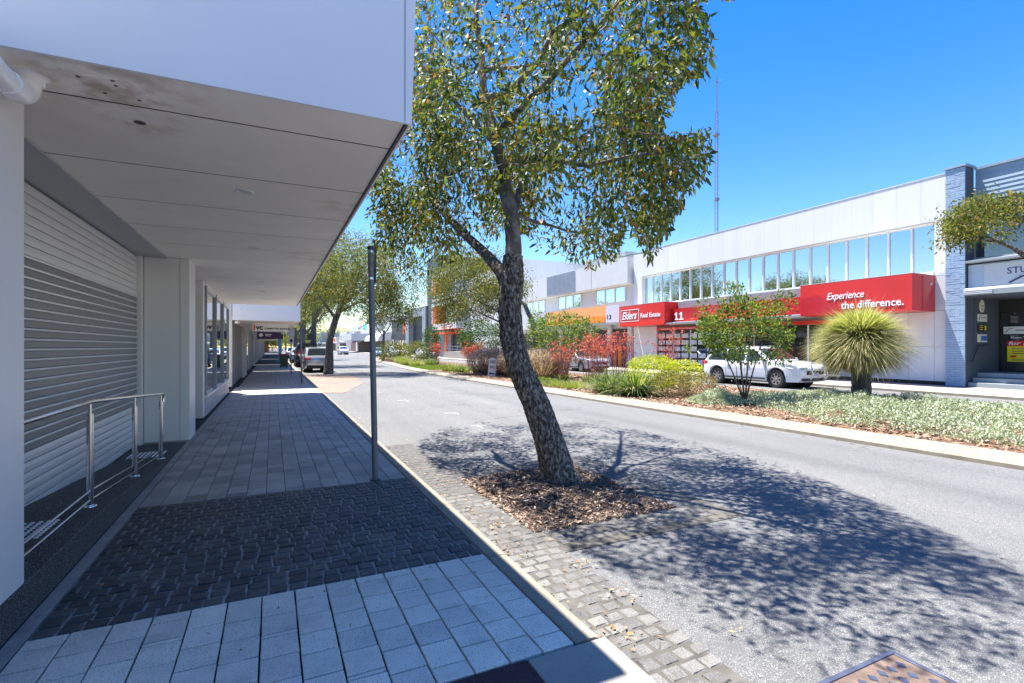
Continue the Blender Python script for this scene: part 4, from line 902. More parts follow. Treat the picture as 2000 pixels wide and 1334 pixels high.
t1 = thing('gum_tree', 'large leaning street tree with rough dark bark, standing in mulch beside the near kerb', 'tree', (3.16, 5.25, ROADZ))
trunk_path = [(3.18,5.24,-.12),(3.13,5.27,.12),(3.06,5.3,.39),(2.91,5.43,.9),(2.76,5.57,1.35),(2.69,5.64,1.72),(2.68,5.68,2.1),(2.72,5.70,2.42),(2.76,5.75,2.75)]
rough_tube(trunk_path, [.215,.197,.180,.160,.147,.140,.138,.142,.115], 72, .018, .014, flare=.075).build('trunk', M['bark'], t1, smooth=True)
rough_tube([(2.74,5.72,2.5),(2.78,5.77,2.89),(2.80,5.87,3.3),(2.77,6.0,3.65),(2.79,6.09,3.97)], [.115,.10,.092,.086,.078], 40, .03, .007, seed=5).build('limb', M['limb'], t1, smooth=True)
sk = Skel(); L1 = [([(2.79,6.09,3.95),(2.72,6.35,4.61),(2.70,6.58,5.2),(2.74,6.8,5.9),(2.71,6.91,6.56),(2.9,7.1,7.4)], .078, .018)]
rough_tube([(2.70,5.66,2.2),(2.62,5.80,2.55),(2.58,6.25,2.86),(2.51,6.78,3.19),(2.42,7.3,3.55),(2.36,7.96,4.0)], [.10,.078,.066,.058,.050,.042], 32, .03, .006, seed=9).build('limb', M['bark'], t1, smooth=True)
def built_limb(path, r0, r1, m='limb'):
    o, r = sk.limb(path, r0, r1, build=False); MB().tube(o, r, 12).build('limb', M[m], t1, smooth=True)
built_limb(*L1[0]); built_limb([(2.36,7.94,3.98),(2.41,8.6,4.6),(2.3,9.2,5.65),(2.5,9.6,6.4)], .05, .015)
built_limb([(2.80,6.08,3.9),(2.95,6.0,4.05),(3.22,5.67,4.07),(3.59,5.27,3.86),(3.86,4.91,3.9),(4.12,4.6,3.9),(4.35,4.3,4.05)], .05, .012)
built_limb([(2.71,6.5,5.1),(2.92,6.36,5.1),(3.29,6.07,5.5),(3.43,5.9,5.88),(3.76,5.52,6.05),(4.1,4.9,6.5)], .05, .012)
built_limb([(2.80,5.87,3.3),(3.2,6.4,3.9),(3.7,7.2,4.5),(4.6,8.6,5.2),(5.3,9.9,5.9)], .06, .015)
built_limb([(2.75,6.3,4.5),(3.2,5.6,5.0),(3.7,4.4,5.7),(4.0,3.4,6.4)], .05, .012)
built_limb([(2.72,6.7,5.6),(3.5,7.5,6.2),(4.4,8.0,6.7),(5.2,8.4,7.2)], .045, .012)
built_limb([(2.74,6.2,4.3),(2.3,6.5,4.9),(1.95,7.0,5.6),(1.8,7.4,6.3)], .04, .012)
built_limb([(3.7,7.2,4.5),(4.3,6.9,4.6),(5.0,6.3,4.8),(5.4,5.9,5.2)], .035, .01)
built_limb([(2.80,5.9,3.35),(3.3,6.2,3.35),(3.9,6.3,3.3),(4.5,6.2,3.25)], .03, .01)
A = crown_points([((3.7,6.6,5.4),(2.9,5.2,3.0))], 470, gap=.55, gs=1.3, keep=keep1)
A = np.concatenate([A, crown_points([((4.5,6.0,3.4),(.9,1.2,.6)),((2.2,8.2,3.6),(1.0,1.5,.7)),((4.7,5.6,4.1),(.8,1.0,.9)),((3.2,6.6,4.2),(1.2,1.2,.8)),((1.9,7.6,4.9),(.7,1.6,1.3)),((4.55,5.0,3.6),(.5,.6,.75)),((4.4,4.4,4.4),(.5,.6,.9)),((4.3,4.6,5.2),(1.1,1.1,1.2)),((4.15,4.3,3.8),(.5,.5,.5)),((3.9,4.5,2.85),(.4,.4,.4)),((2.9,4.0,6.9),(1.3,1.0,.9)),((1.9,5.2,6.2),(.7,1.0,.9))], 370, gap=.42, gs=1.6, keep=keep1)])
sk.grow(A)
for p in sk.n[::5]:
    if p[2] > 3.2: sk.ends.append((np.array(p)+RNG.normal(size=3)*.15, RNG.normal(size=3)))
tag(sk.mb.build('twigs', M['twig'], t1, smooth=True), kind='stuff')
P, D_, L_ = cluster_leaves(sk.ends, 54, .15, .102, .9)
k = keep1(P); k &= P[:,0] > 1.0; P, D_, L_ = P[k], D_[k], L_[k]
rr = P[:,0]*ct_-P[:,1]*st_; dp = P[:,0]*st_+P[:,1]*ct_; u_ = 1000+980*rr/dp; v_ = 677-980*(P[:,2]-H)/dp
vis = np.where((u_ > 820) & (u_ < 1390) & (v_ > 5) & (v_ < 560))[0]; near_ = vis[np.argsort(dp[vis])[:300]]; m_ = np.ones(len(P), bool); m_[near_] = False
tag(link('foliage', leafmesh('foliage', P[m_], D_[m_], L_[m_], L_[m_]*.30), M['leaf'], t1), kind='stuff')
lc = [(.04,.065,.02),(.07,.10,.028),(.11,.14,.042),(.17,.18,.055),(.20,.19,.035),(.05,.09,.022)]
lm = [mat('single_leaf_%s' % n, c, .6, var=.15, vs=6, trans=.3, spec=.15) for n, c in zip(('dark','green','olive','pale','yellow','deep'), lc)]
lmesh = [leafmesh('leaf', np.zeros((1,3)), np.array([[0,0,-1.]]), 1, .30, up=(1, 0, 0)) for _ in lm]
for a, b in zip(lmesh, lm): a.materials.append(b)
for q, i in enumerate(near_):
    o = link('leaf', lmesh[q % 6], None, t1); z = -Vector(unit(D_[i:i+1])[0]); o.location = P[i]; o.rotation_mode = 'QUATERNION'
    o.rotation_quaternion = z.to_track_quat('Z', 'Y') @ Matrix.Rotation(random.uniform(0, 6.28), 3, 'Z').to_quaternion(); o.scale = (L_[i],)*3

def tree(name, label, base, path, radii, limbs, ells, n, per, sig, L, leaf, keep=None, gap=.42, gs=.6, group=None, hang=.8, bark='bark', width=.36, cat='tree'):
    t = thing(name, label, cat, base, group); b = Vector(base)
    rough_tube([b+Vector(p) for p in path], radii, 20, .12, radii[0]*.05, seed=base[0]).build('trunk', M[bark], t, smooth=True)
    s = Skel(); s.n += [tuple(b+Vector(p)) for p in path[len(path)//2:]]
    for lp, r0, r1 in limbs:
        o, r = s.limb([b+Vector(p) for p in lp], r0, r1, build=False); MB().tube(o, r, 8).build('limb', M[bark], t, smooth=True)
    A = crown_points([(tuple(b+Vector(c)), r) for c, r in ells], n, gap=gap, gs=gs, keep=keep); s.grow(A, thick=.008)
    tag(s.mb.build('twigs', M['twig'], t), kind='stuff'); P, D, Ln = cluster_leaves(s.ends, per, sig, L, hang)
    tag(link('foliage', leafmesh('foliage', P, D, Ln, Ln*width, six=False), M[leaf], t), kind='stuff'); return t
G1 = 'trees along the street'
tree('gum_tree', 'second street tree on the left, its dark trunk beside the silver parked car', (3.1, 32.6, -.1),
    [(0,0,0),(.05,.1,1),(.1,.2,2.2),(.45,.3,3.4),(.9,.4,4.6),(1.2,.5,5.6)], [.30,.24,.215,.19,.16,.10],
    [([(.45,.3,3.4),(-.2,0,4.3),(-.9,-.3,5.4)], .10, .03), ([(.9,.4,4.4),(2.1,0,5.4),(3.1,-.4,6)], .13, .03), ([(.6,.3,3.8),(1.6,-.6,4.4),(3,-1,4.6)], .09, .03), ([(1.1,.5,5.2),(.9,.8,6.8),(1.0,1,8)], .11, .03)],
    [((1.9,-.3,6.0),(3.9,3.4,2.6)), ((3.4,-1.2,4.3),(2.0,2.2,1.3)), ((-.9,.3,5.2),(1.5,2,1.5))], 520, 66, .30, .15, 'leaf2', group=G1)
tree('gum_tree', 'median tree behind the big leaning trunk, with thin curved stems and yellow green leaves', (12.7, 23.6, 0),
    [(0,0,0),(-.05,.05,1.4),(-.12,.1,2.8),(-.5,.4,3.9),(-1.5,1.5,4.8)], [.15,.14,.13,.11,.07],
    [([(-.06,.05,1.6),(-.7,.6,2.4),(-2.0,1.6,3.2),(-3.0,2.6,3.8)], .09, .02), ([(-1.2,1,3.2),(-2.6,2.2,4.2),(-3.6,3.2,5)], .07, .02), ([(-1.5,1.5,4.4),(-1.2,2.2,5.6),(-.6,2.4,6.3)], .06, .02)],
    [((-2.3,3.0,5.2),(3.1,3.0,1.9)), ((-3.6,3.6,3.6),(1.4,1.4,.9))], 400, 66, .27, .13, 'leaf2', group=G1)
tree('gum_tree', 'tall street tree on the left rising behind the second street tree', (3.3, 46.5, -.1), [(0,0,0),(-.1,0,3),(.1,0,6),(.2,0,8)], [.26,.22,.18,.1],
    [([(-.1,0,4),(1.6,0,6.8),(2.6,0,8)], .16, .05), ([(0,0,5),(-1,0,7.5),(-1.5,0,9)], .16, .05)], [((.4,0,8.6),(3.6,4.2,3.6))], 330, 56, .38, .2, 'leaf2', group=G1)
tree('gum_tree', 'third street tree on the left, beyond the parked cars', (3.5, 68, -.1), [(0,0,0),(-.1,0,3),(.1,0,5)], [.4,.34,.25],
    [([(-.1,0,3),(1.6,0,4.8),(2.6,0,6)], .2, .06), ([(0,0,4),(-1,0,5.5),(-1.5,0,7)], .18, .05)], [((.5,0,7),(3.6,3.6,2.6))], 170, 46, .5, .26, 'leaf2', group=G1)
tree('gum_tree', 'fourth street tree, far down the left side', (3.6, 96, -.1), [(0,0,0),(.1,0,3),(0,0,5)], [.4,.34,.25],
    [([(0,0,3.5),(1.6,0,5.8),(2.2,0,7)], .2, .06)], [((.2,0,7),(4,4,3))], 130, 40, .6, .32, 'leaf3', group=G1)
tree('small_tree', 'small grey leaved tree on the median tip, far behind the bare pole', (11.0, 56, 0), [(0,0,0),(.05,0,2),(.1,0,3.4)], [.17,.14,.1],
    [([(.1,0,2.6),(-.8,0,3.9),(-1.2,0,4.6)], .07, .03), ([(.1,0,3),(1.0,0,4.2)], .07, .03)], [((-.1,0,4.5),(1.9,1.9,1.3))], 110, 30, .24, .15, 'leaf_grey', group=G1, gap=.5)
tree('gum_tree', 'tree outside the right edge whose twiggy yellow green branches reach before the blue building', (17.2, 5.0, 0), [(0,0,0),(0,0,2),(-.1,.2,3.4)], [.16,.13,.10],
    [([(-.1,.2,3.2),(-.7,.8,4.0),(-1.3,1.4,4.5)], .07, .02), ([(-.1,.2,3.3),(-.3,1.2,4.3),(-.6,2.0,4.5)], .06, .02)],
    [((-.75,1.25,4.75),(1.15,1.15,.62)), ((-1.2,1.85,4.3),(.55,.6,.42))], 130, 52, .14, .10, 'leaf2', group=G1, gap=.36)
random.seed(21)
far = [(-4,200,7,9,'leaf3'),(5,230,8,11,'leaf3'),(-12,190,6,8,'leaf2'),(12,255,8,10,'leaf3'),(-22,240,9,12,'leaf3'),(22,280,9,11,'leaf3'),(-2,150,5,6,'leaf2'),(33,290,9,12,'leaf3'),(9,205,5,8,'leaf2')]
labs = ['rounded dark green tree at the end of the street', 'tall dark tree closing the view down the street', 'pale green tree left of the street end', 'dark tree right of the street end', 'broad dark tree behind the far left shops', 'dark tree behind the far grey building', 'small pale tree beyond the left shops', 'dark tree at the far right of the street end', 'pale tree in the middle of the street end']
for (x, y, r, h, lf), lb in zip(far, labs):
    tree('far_tree', lb, (x, y, -.1), [(0,0,0),(.1,0,h*.3),(0,0,h*.6)], [.35,.3,.2], [([(0,0,h*.4),(r*.4,0,h*.7)], .15, .05)], [((0,0,h*.62),(r,r*.8,h*.42))], 70, 40, r*.16, .7, lf, group='trees at the end of the street', gap=.3)

# ================================================================== MULCH
def chips(name, n, xr, yr, zf, m, parent, L=(.02,.07), keep=None, kind='stuff', flat=.35):
    P = np.stack([RNG.uniform(*xr, n), RNG.uniform(*yr, n)], 1)
    if keep is not None: P = P[keep(P)]
    Z = np.array([zf(x, y) for x, y in P]); n = len(P); P3 = np.column_stack([P, Z]); D = RNG.normal(size=(n, 3)); D[:, 2] *= flat; D = unit(D)
    Ls = RNG.uniform(*L, n)[:, None]; Wd = Ls*RNG.uniform(.12, .4, (n, 1)); U = unit(RNG.normal(size=(n, 3))*.4+np.array([0, 0, 1])); Sd = unit(np.cross(D, U)); N = np.cross(Sd, D)*Wd*.3
    V = np.stack([P3-D*Ls/2-Sd*Wd/2, P3-D*Ls/2+Sd*Wd/2, P3+D*Ls/2+Sd*Wd*.4, P3+D*Ls/2-Sd*Wd*.4, P3-D*Ls*.45+N, P3+D*Ls*.45+N], 1).reshape(-1, 3)
    b = (np.arange(n)*6)[:, None]
    return tag(link(name, npmesh(name, V, [b+np.array([[0,4,5,3]]), b+np.array([[1,2,5,4]]), b+np.array([[0,1,4]]), b+np.array([[2,3,5]])]), m, parent), kind=kind)
def moundz(x, y):
    e = max(min(x-2.2, 3.48-x, y-4.1, 5.66-y)-.05-.11*noise.noise(Vector((x*2.6, y*2.6, 7))), 0); d = math.hypot(x-3.16, y-5.2)
    return ROADZ + .005+.05*max(0, min(e/.5, 1))**.7 + .045*math.exp(-(d/.45)**2) + .02*noise.noise(Vector((x*6, y*6, 0)))
b = MB(); nx, ny = 44, 54; xs = np.linspace(2.2, 3.58, nx); ys = np.linspace(4.1, 5.78, ny)
b.v = [(x, y, moundz(x, y)) for y in ys for x in xs]; b.f = [(j*nx+i, j*nx+i+1, (j+1)*nx+i+1, (j+1)*nx+i) for j in range(ny-1) for i in range(nx-1)]
mb_ = thing('mulch_bed', 'square bed of bark mulch heaped round the foot of the leaning tree', 'mulch bed', (2.95, 5, ROADZ)); b.build('mulch_mound', M['mulch'], mb_, smooth=True)
chips('mulch_chips', 15000, (2.12, 3.78), (3.96, 6.0), lambda x, y: (moundz(min(max(x, 2.2), 3.58), min(max(y, 4.1), 5.78)) if x > 2 else 0)+random.uniform(.0, .025), M['chip'], mb_, L=(.015, .062))
# leaf litter along the gutter, at the bed and on the sett joints
def litz(x, y): return ROADZ+.018+random.uniform(0, .008)
P = []
for _ in range(220):
    y = random.uniform(2.3, 16); x = 1.70+abs(random.gauss(0, .12)); P.append((x, y))
for _ in range(160): P.append((random.gauss(2.0, .55), random.gauss(5.2, 1.2)))
for _ in range(160): P.append((random.uniform(1.7, 6.5), random.uniform(1.5, 13)))
for c in ((2.12, 2.75), (1.85, 2.35), (2.1, 3.2), (1.85, 4.3), (2.02, 5.9)):
    for _ in range(22): P.append((random.gauss(c[0], .07), random.gauss(c[1], .07)))
P = np.array([p for p in P if p[0] > 1.69 and not (2.2 < p[0] < 3.7 and 4.05 < p[1] < 5.9)]); P3 = np.column_stack([P, [litz(*p) for p in P]]); D = RNG.normal(size=P3.shape); D[:, 2] *= .12
Ls = RNG.uniform(.012, .045, len(P)); tag(link('leaf_litter', leafmesh('leaf_litter', P3, D, Ls, Ls*.35, up=(0, 0, 1), curl=-.15), M['litter']), 'dry fallen leaves strewn along the kerb, the road setts and round the tree bed', 'leaf litter', kind='stuff')
P = np.array([(random.uniform(-1.2, 1.45), random.uniform(2.3, 9)) for _ in range(60)]); P3 = np.column_stack([P, np.full(len(P), .004)]); D = RNG.normal(size=P3.shape); D[:, 2] *= .1
tag(link('leaf_litter', leafmesh('leaf_litter', P3, D, RNG.uniform(.015, .04, len(P)), .01, up=(0, 0, 1)), M['litter']), 'few small dry leaves scattered on the shaded footpath', 'leaf litter', kind='stuff')
def bedkeep(P):
    xn = np.interp(P[:,1], [p[1] for p in NEAR], [p[0] for p in NEAR]); return (P[:,0] > xn+.6) & (P[:,0] < 16.15)
tag(chips('median_mulch_chips', 30000, (9.4, 16.1), (1.5, 30), lambda x, y: .022+random.uniform(0, .03), M['chip2'], None, L=(.04, .14), keep=bedkeep), 'orange brown bark mulch covering the planted median', 'mulch')

# ================================================================== PLANTS
def stemset(base, tips, r, m, parent, name='stem'):
    for t in tips:
        p = Vector(base); q = Vector(t); mid = p.lerp(q, .5)+Vector((random.uniform(-.05, .05), random.uniform(-.05, .05), 0)); MB().tube([p, mid, q], [r, r*.75, r*.4], 6).build(name, m, parent, smooth=True)
def shrub(label, c, ells, n, L, leaf, cat='shrub', name='shrub', up=.2, width=.42, gap=.3, gs=1.6, stems=None, group=None, shell=.35, extra=None):
    t = thing(name, label, cat, c, group); b = np.array(c, float)
    if stems: stemset(c, [tuple(b+np.array(s)) for s in stems], .03, M['bark'], t)
    P = crown_points([(tuple(b+np.array(e[0])), e[1]) for e in ells], n, lo=shell, gap=gap, gs=gs); P = P[P[:,2] > c[2]]
    ce = b+np.mean([e[0] for e in ells], axis=0); D = unit(P-ce)+RNG.normal(size=P.shape)*.7+np.array([0, 0, up]); Ls = L*RNG.uniform(.6, 1.3, len(P))
    tag(link('foliage', leafmesh('foliage', P, D, Ls, Ls*width, six=False), M[leaf], t), kind='stuff')
    s = Skel(); s.n.append(tuple(b)); s.grow(P[::max(len(P)//60, 1)], thick=.006); tag(s.mb.build('twigs', M['twig'], t), kind='stuff')
    if extra:
        P2 = crown_points([(tuple(b+np.array(e[0])), e[1]) for e in extra[1]], extra[0], lo=.2); P2 = P2[P2[:,2] > c[2]]
        tag(link('bloom', leafmesh('bloom', P2, RNG.normal(size=P2.shape), extra[3]*RNG.uniform(.6, 1.3, len(P2)), extra[3]*.5, six=False), M[extra[2]], t), kind='stuff')
    return t
def tuft(label, c, n, L, wd, droop, leaf, spread=1.0, rad=.15, cat='grass clump', name='grass_clump', group=None, lift=.5, kind='blades'):
    t = thing(name, label, cat, c, group); a = RNG.uniform(0, 2*math.pi, n); el = RNG.uniform(lift, 1.0, n)
    D = np.column_stack([np.cos(a)*spread*(1.15-el), np.sin(a)*spread*(1.15-el), el]); C = np.array(c)+np.column_stack([np.cos(a), np.sin(a), a*0])*RNG.uniform(0, rad, (n, 1)); Ls = L*RNG.uniform(.55, 1.1, n)
    tag(link(kind, blades(kind, C, D, Ls, wd, droop*RNG.uniform(.5, 1.2, n)), M[leaf], t), kind='stuff'); return t
def paws(label, c, n, h, spread, group='red kangaroo paws on the median'):
    t = thing('kangaroo_paw', label, 'flowering plant', c, group); b = MB(); heads = []
    for _ in range(n):
        a = random.uniform(0, 6.28); r = spread*math.sqrt(random.random()); hh = h*random.uniform(.65, 1.08); p0 = Vector(c)+Vector((math.cos(a)*r*.35, math.sin(a)*r*.35, 0)); p1 = Vector(c)+Vector((math.cos(a)*r, math.sin(a)*r, hh))
        b.tube([p0, p0.lerp(p1, .5)+Vector((0, 0, .1)), p1], [.009, .007, .005], 4, False)
        for q in range(3):
            e = p1+Vector((random.gauss(0, .17), random.gauss(0, .17), random.gauss(-.02, .14))); b.tube([p0.lerp(p1, .82), e], [.005, .004], 4, False); heads.append(e)
    tag(b.build('flower_stems', M['pawstem'], t), kind='stuff'); Hd = np.repeat(np.array(heads), 7, 0)+RNG.normal(size=(len(heads)*7, 3))*.05; D = RNG.normal(size=Hd.shape)+np.array([0, 0, .4])
    tag(link('flowers', leafmesh('flowers', Hd, D, RNG.uniform(.05, .10, len(Hd)), .035), M['paw'], t), kind='stuff')
    k = 160; a = RNG.uniform(0, 6.28, k); D = np.column_stack([np.cos(a)*.5, np.sin(a)*.5, np.ones(k)]); C = np.array(c)+np.column_stack([np.cos(a), np.sin(a), a*0])*RNG.uniform(0, spread*.4, (k, 1))
    tag(link('strap_leaves', blades('strap_leaves', C, D, .7*RNG.uniform(.6, 1.1, k), .025, .4), M['lom'], t), kind='stuff'); return t
GZ = .02
# grass tree
gt = thing('grass_tree', 'large grass tree with a black trunk and a mop of green and straw coloured needles', 'grass tree', (15.4, 8.75, GZ))
rough_tube([(15.4,8.75,-.05),(15.4,8.75,.5),(15.38,8.76,1.0),(15.38,8.76,1.75)], [.245,.235,.24,.22], 36, .035, .02).build('trunk', M['char'], gt, smooth=True)
def needles(n, e0, e1, k, droop, m, nm, wd=.013, pw=1.):
    a = RNG.uniform(0, 2*math.pi, n); e = np.radians(e0+(e1-e0)*RNG.random(n)**pw); D = np.column_stack([np.cos(a)*np.cos(e), np.sin(a)*np.cos(e), np.sin(e)])+RNG.normal(size=(n, 3))*.05; C = np.array((15.38,8.76,1.80))+D*.12
    L = k/np.sqrt((np.cos(e)/1.62)**2+(np.sin(e)/np.where(e > 0, 1.02, .86))**2)*(1+.09*np.sin(2*a+1)+.07*np.sin(5*a)+.05*np.sin(9*a+2))
    tag(link(nm, blades(nm, C, D, L*RNG.uniform(.68, 1.05, n), wd, droop*RNG.uniform(.3, 1.4, n)), M[m], gt), kind='stuff')
needles(3000, -5, 85, .66, .22, 'gtgreen', 'green_needles', .017); needles(1500, 10, 80, .95, .25, 'gtgreen', 'long_green_needles', .014); needles(11500, -42, 70, 1.0, .30, 'gttan', 'straw_needles', .014, .8); needles(3400, -70, -22, .95, .10, 'gtdead', 'dead_needles', .016)
needles(160, 25, 88, 1.3, .1, 'gttan', 'tall_needles', .006)
# crepe myrtle with five stems
cm = shrub('small multi stemmed tree with glossy leaves standing in the median before the white car', (11.8, 9.75, GZ), [((0,0,2.05),(1.25,1.25,.95)), ((-.1,.35,2.9),(.45,.45,.5)), ((.85,-.45,2.75),(.42,.42,.4)), ((-.7,.5,2.5),(.5,.5,.5)), ((-.95,.6,1.6),(.5,.5,.35)), ((.75,-.5,1.35),(.45,.45,.3))],
    7600, .095, 'myrtle', cat='tree', name='small_tree', stems=[(-.55,.35,1.6),(-.2,.1,1.8),(.1,-.1,1.9),(.4,-.2,1.7),(.15,.3,1.8)], gap=.34, gs=1.5, shell=0)
# orange blooms tucked in the crown
P2 = crown_points([((11.8,9.75,2.35),(1.2,1.2,.75))], 110); tag(link('new_growth', leafmesh('new_growth', P2, RNG.normal(size=P2.shape), .06, .03, six=False), M['bloom'], cm), kind='stuff')
shrub('dense green small tree behind the purple grass, in front of the orange sign', (13.2, 21.4, GZ), [((-.2,.1,2.0),(1.75,1.75,1.35)), ((-1.1,.9,2.7),(.6,.6,.7)), ((.9,-.6,2.6),(.6,.6,.5))], 7500, .12, 'myrtle', cat='tree', name='small_tree', stems=[(-.6,.3,1.6),(-.2,0,1.7),(.3,-.2,1.8),(.6,.1,1.6)], gap=.3, shell=.1)
shrub('rounded dark green small tree far along the median', (14.4, 33.5, GZ), [((-.6,.6,2.2),(1.8,1.8,1.4)), ((.5,-.3,2.9),(.7,.7,.5))], 5500, .15, 'leaf3', cat='tree', name='small_tree', stems=[(-.4,0,1.6),(.3,.2,1.7)], gap=.25)
shrub('upright green small tree beside red flowers near the median tip', (13.4, 45.5, GZ), [((0,0,1.9),(.9,.9,1.7))], 2600, .15, 'leaf3', cat='tree', name='small_tree', stems=[(0,0,1.6)], gap=.25)
shrub('yellow green shrub at the far tip of the median', (11.4, 54, GZ), [((0,0,1.0),(1.5,1.5,1.2)), ((1.3,.5,1.0),(1.2,1.2,.9))], 2600, .18, 'leaf2', gap=.3)
shrub('small yellow green shrub behind the median tip', (13.8, 52, GZ), [((0,0,1.1),(1.6,1.6,1.1))], 2000, .18, 'leaf2', gap=.3)
# bright shrub group and strap-leaved clumps
shrub('bright yellow green shrub between the strap leaved clump and the white car', (11.5, 12.7, GZ), [((-.2,.2,.72),(.95,.95,.60)), ((.55,-.45,.66),(.65,.65,.5))], 9500, .055, 'gold', gap=.2, up=.8, shell=.62)
shrub('bronze pink shrub under the bright yellow green shrub', (11.25, 12.05, GZ), [((0,0,.40),(.62,.62,.48)), ((.72,-.42,.38),(.6,.6,.46))], 6500, .05, 'bronze', gap=.2, up=.5, shell=.6)
t = thing('drip_hose', 'black irrigation hose looping from the bronze shrub', 'hose', (12.2, 11.3, GZ)); MB().tube([(12.1,11.35,.05),(12.3,11.25,.42),(12.5,11.1,.45),(12.62,11.05,.25),(12.55,11.1,.04)], .01, 6).build('tube', M['black'], t, smooth=True)
for i, (x, y, L, n, lab) in enumerate(((10.45,12.75,1.55,620,'large strap leaved clump nearest the yellow green shrub'), (10.2,13.7,1.45,520,'strap leaved clump second from the yellow green shrub'), (10.9,13.6,1.5,420,'strap leaved clump behind the two nearest the kerb'), (10.7,14.6,1.3,380,'strap leaved clump at the left end of its row'))):
    tuft(lab, (x, y, GZ), n, L, .026, .60, 'lom', rad=.35, group='strap leaved clumps', spread=1.1)
for x, y, n, h, s, lab in ((12.9,16.8,30,2.05,.7,'tall red kangaroo paws before the office shopfront'), (12.4,18.0,40,1.9,.9,'dense red kangaroo paws right of the green small tree'), (13.4,18.6,26,1.85,.7,'red kangaroo paws behind the dense clump'), (11.9,19.6,26,1.6,.6,'low red kangaroo paws under the green small tree'), (13.6,14.7,16,2.0,.5,'few thin red kangaroo paws nearest the yellow green shrub'), (10.9,27.6,30,1.45,.7,'red kangaroo paws left of the one way sign'), (11.8,31,34,1.5,.6,'red kangaroo paws behind the pale grasses'), (11.6,24.4,24,1.5,.5,'red kangaroo paws hidden behind the leaning trunk'), (13.2,43.4,24,1.7,.5,'red kangaroo paws by the far upright tree'), (14.6,48,24,1.7,.5,'farthest red kangaroo paws on the median')):
    paws(lab, (x, y, GZ), n, h, s)
for x, y, n, L, lab in ((11.3,25.2,900,1.75,'purple fountain grass just behind the one way sign'), (11.4,23.2,900,1.75,'purple fountain grass beside the leaning trunk'), (11.5,20.9,800,1.65,'purple fountain grass right of the leaning trunk'), (12.3,21.6,800,1.7,'purple fountain grass under the green small tree'), (10.9,26.0,700,1.6,'purple fountain grass left of the one way sign'), (12.2,25.3,700,1.7,'purple fountain grass behind its row')):
    tuft(lab, (x, y, GZ), n, L, .020, .34, 'fountain', rad=.5, group='purple fountain grasses', spread=.95)
for x, y, n, L, lf, lab in ((10.3,16.2,420,.5,'palegrass','pale grass tuft near the strap leaved row'), (10.1,17.1,380,.45,'palegrass','pale grass tuft next to the low green patch'), (10.4,28.9,380,.75,'lom','green strap tuft under the red flowers left of the one way sign'), (10.3,30.8,500,.8,'palegrass','pale yellow grass tuft beyond the red flowers'), (10.7,40.5,420,.8,'palegrass','pale grass tuft by the lawn'), (10.5,43.5,420,.9,'palegrass','pale grass tuft beyond the lawn'), (11.1,47.5,520,1.0,'palegrass','large pale grass tuft toward the median tip'), (11.8,51,520,1.0,'palegrass','pale grass tuft at the median tip'), (12.4,42.5,380,1.0,'lom','green strap tuft at the foot of the upright tree')):
    tuft(lab, (x, y, GZ), n, L, .02, .3, lf, rad=.5, group='low grass tufts on the median', spread=1.1)
shrub('low bright green ground plant at the foot of the purple grass', (10.3, 18.6, GZ), [((0,0,.08),(.7,.9,.22))], 2600, .05, 'lawn', gap=0, cat='ground plant', shell=0)
n = 9000; P = np.column_stack([RNG.uniform(9.4, 13, n), RNG.uniform(33, 41, n), np.full(n, GZ)]); P = P[bedkeep(P)]
tag(link('lawn', blades('lawn', P, RNG.normal(size=P.shape)*.4+np.array([0,0,1]), .09, .02, .02, 2), M['lawn']), 'patch of short bright grass on the median', 'grass', kind='stuff')
# silver groundcover
def scov(name, n, fn, lab):
    C = []
    while len(C) < n:
        x, y = random.uniform(9.8, 16.3), random.uniform(1.2, 12.5); h = fn(x, y)
        if h > 0: C.append((x, y, h))
    C = np.array(C); hh = .05+.30*np.minimum(C[:,2], 1)**.6; hh *= np.array([.62+.75*noise.noise(Vector((x*1.5, y*1.5, 3))) for x, y, _ in C])
    C[:,2] = GZ+np.maximum(hh, .03)*RNG.uniform(.55, 1.05, len(C)); P = np.repeat(C, 11, 0)+RNG.normal(size=(len(C)*11, 3))*np.array([.035,.035,.02]); D = RNG.normal(size=P.shape)*.8+np.array([0, 0, .7])
    tag(link(name, leafmesh(name, P, D, RNG.uniform(.035, .075, len(P)), .020, six=False, curl=.05), M['silver']), lab, 'ground cover', kind='stuff')
def f1(x, y):
    e = 10.35+.35*noise.noise(Vector((y*.7, 0, 0)))+max(0, (y-6.5))*.42; e2 = 16.15; return min(x-e, e2-x, 10.6-y+.5*noise.noise(Vector((x, 2, 2))), 1)*1.3
scov('silver_groundcover', 9500, f1, 'silvery grey green ground cover spreading round the grass tree')
scov('silver_groundcover', 900, lambda x, y: 1-(((x-11.3)/.9)**2+((y-10.2)/.8)**2), 'small silvery ground cover patch at the foot of the multi stemmed tree')
for q, (x, y) in enumerate(((11.3,25.2),(11.4,23.2),(11.5,20.9),(12.3,21.6),(10.9,26.0),(12.2,25.3))):
    t = [o for o in bpy.data.objects if o.name.startswith('grass_clump') and o.get('group') == 'purple fountain grasses'][q]
    n = 2600; a = RNG.uniform(0, 6.28, n); r = np.sqrt(RNG.random(n))*1.05; P = np.column_stack([x+np.cos(a)*r, y+np.sin(a)*r, GZ+1.28-.42*r**2+RNG.normal(size=n)*.13]); D = np.column_stack([np.cos(a)*r, np.sin(a)*r, np.full(n, .7)])+RNG.normal(size=P.shape)*.35
    tag(link('plumes', leafmesh('plumes', P, D, RNG.uniform(.10, .2, n), .022, six=False), M['plume'], t), kind='stuff')
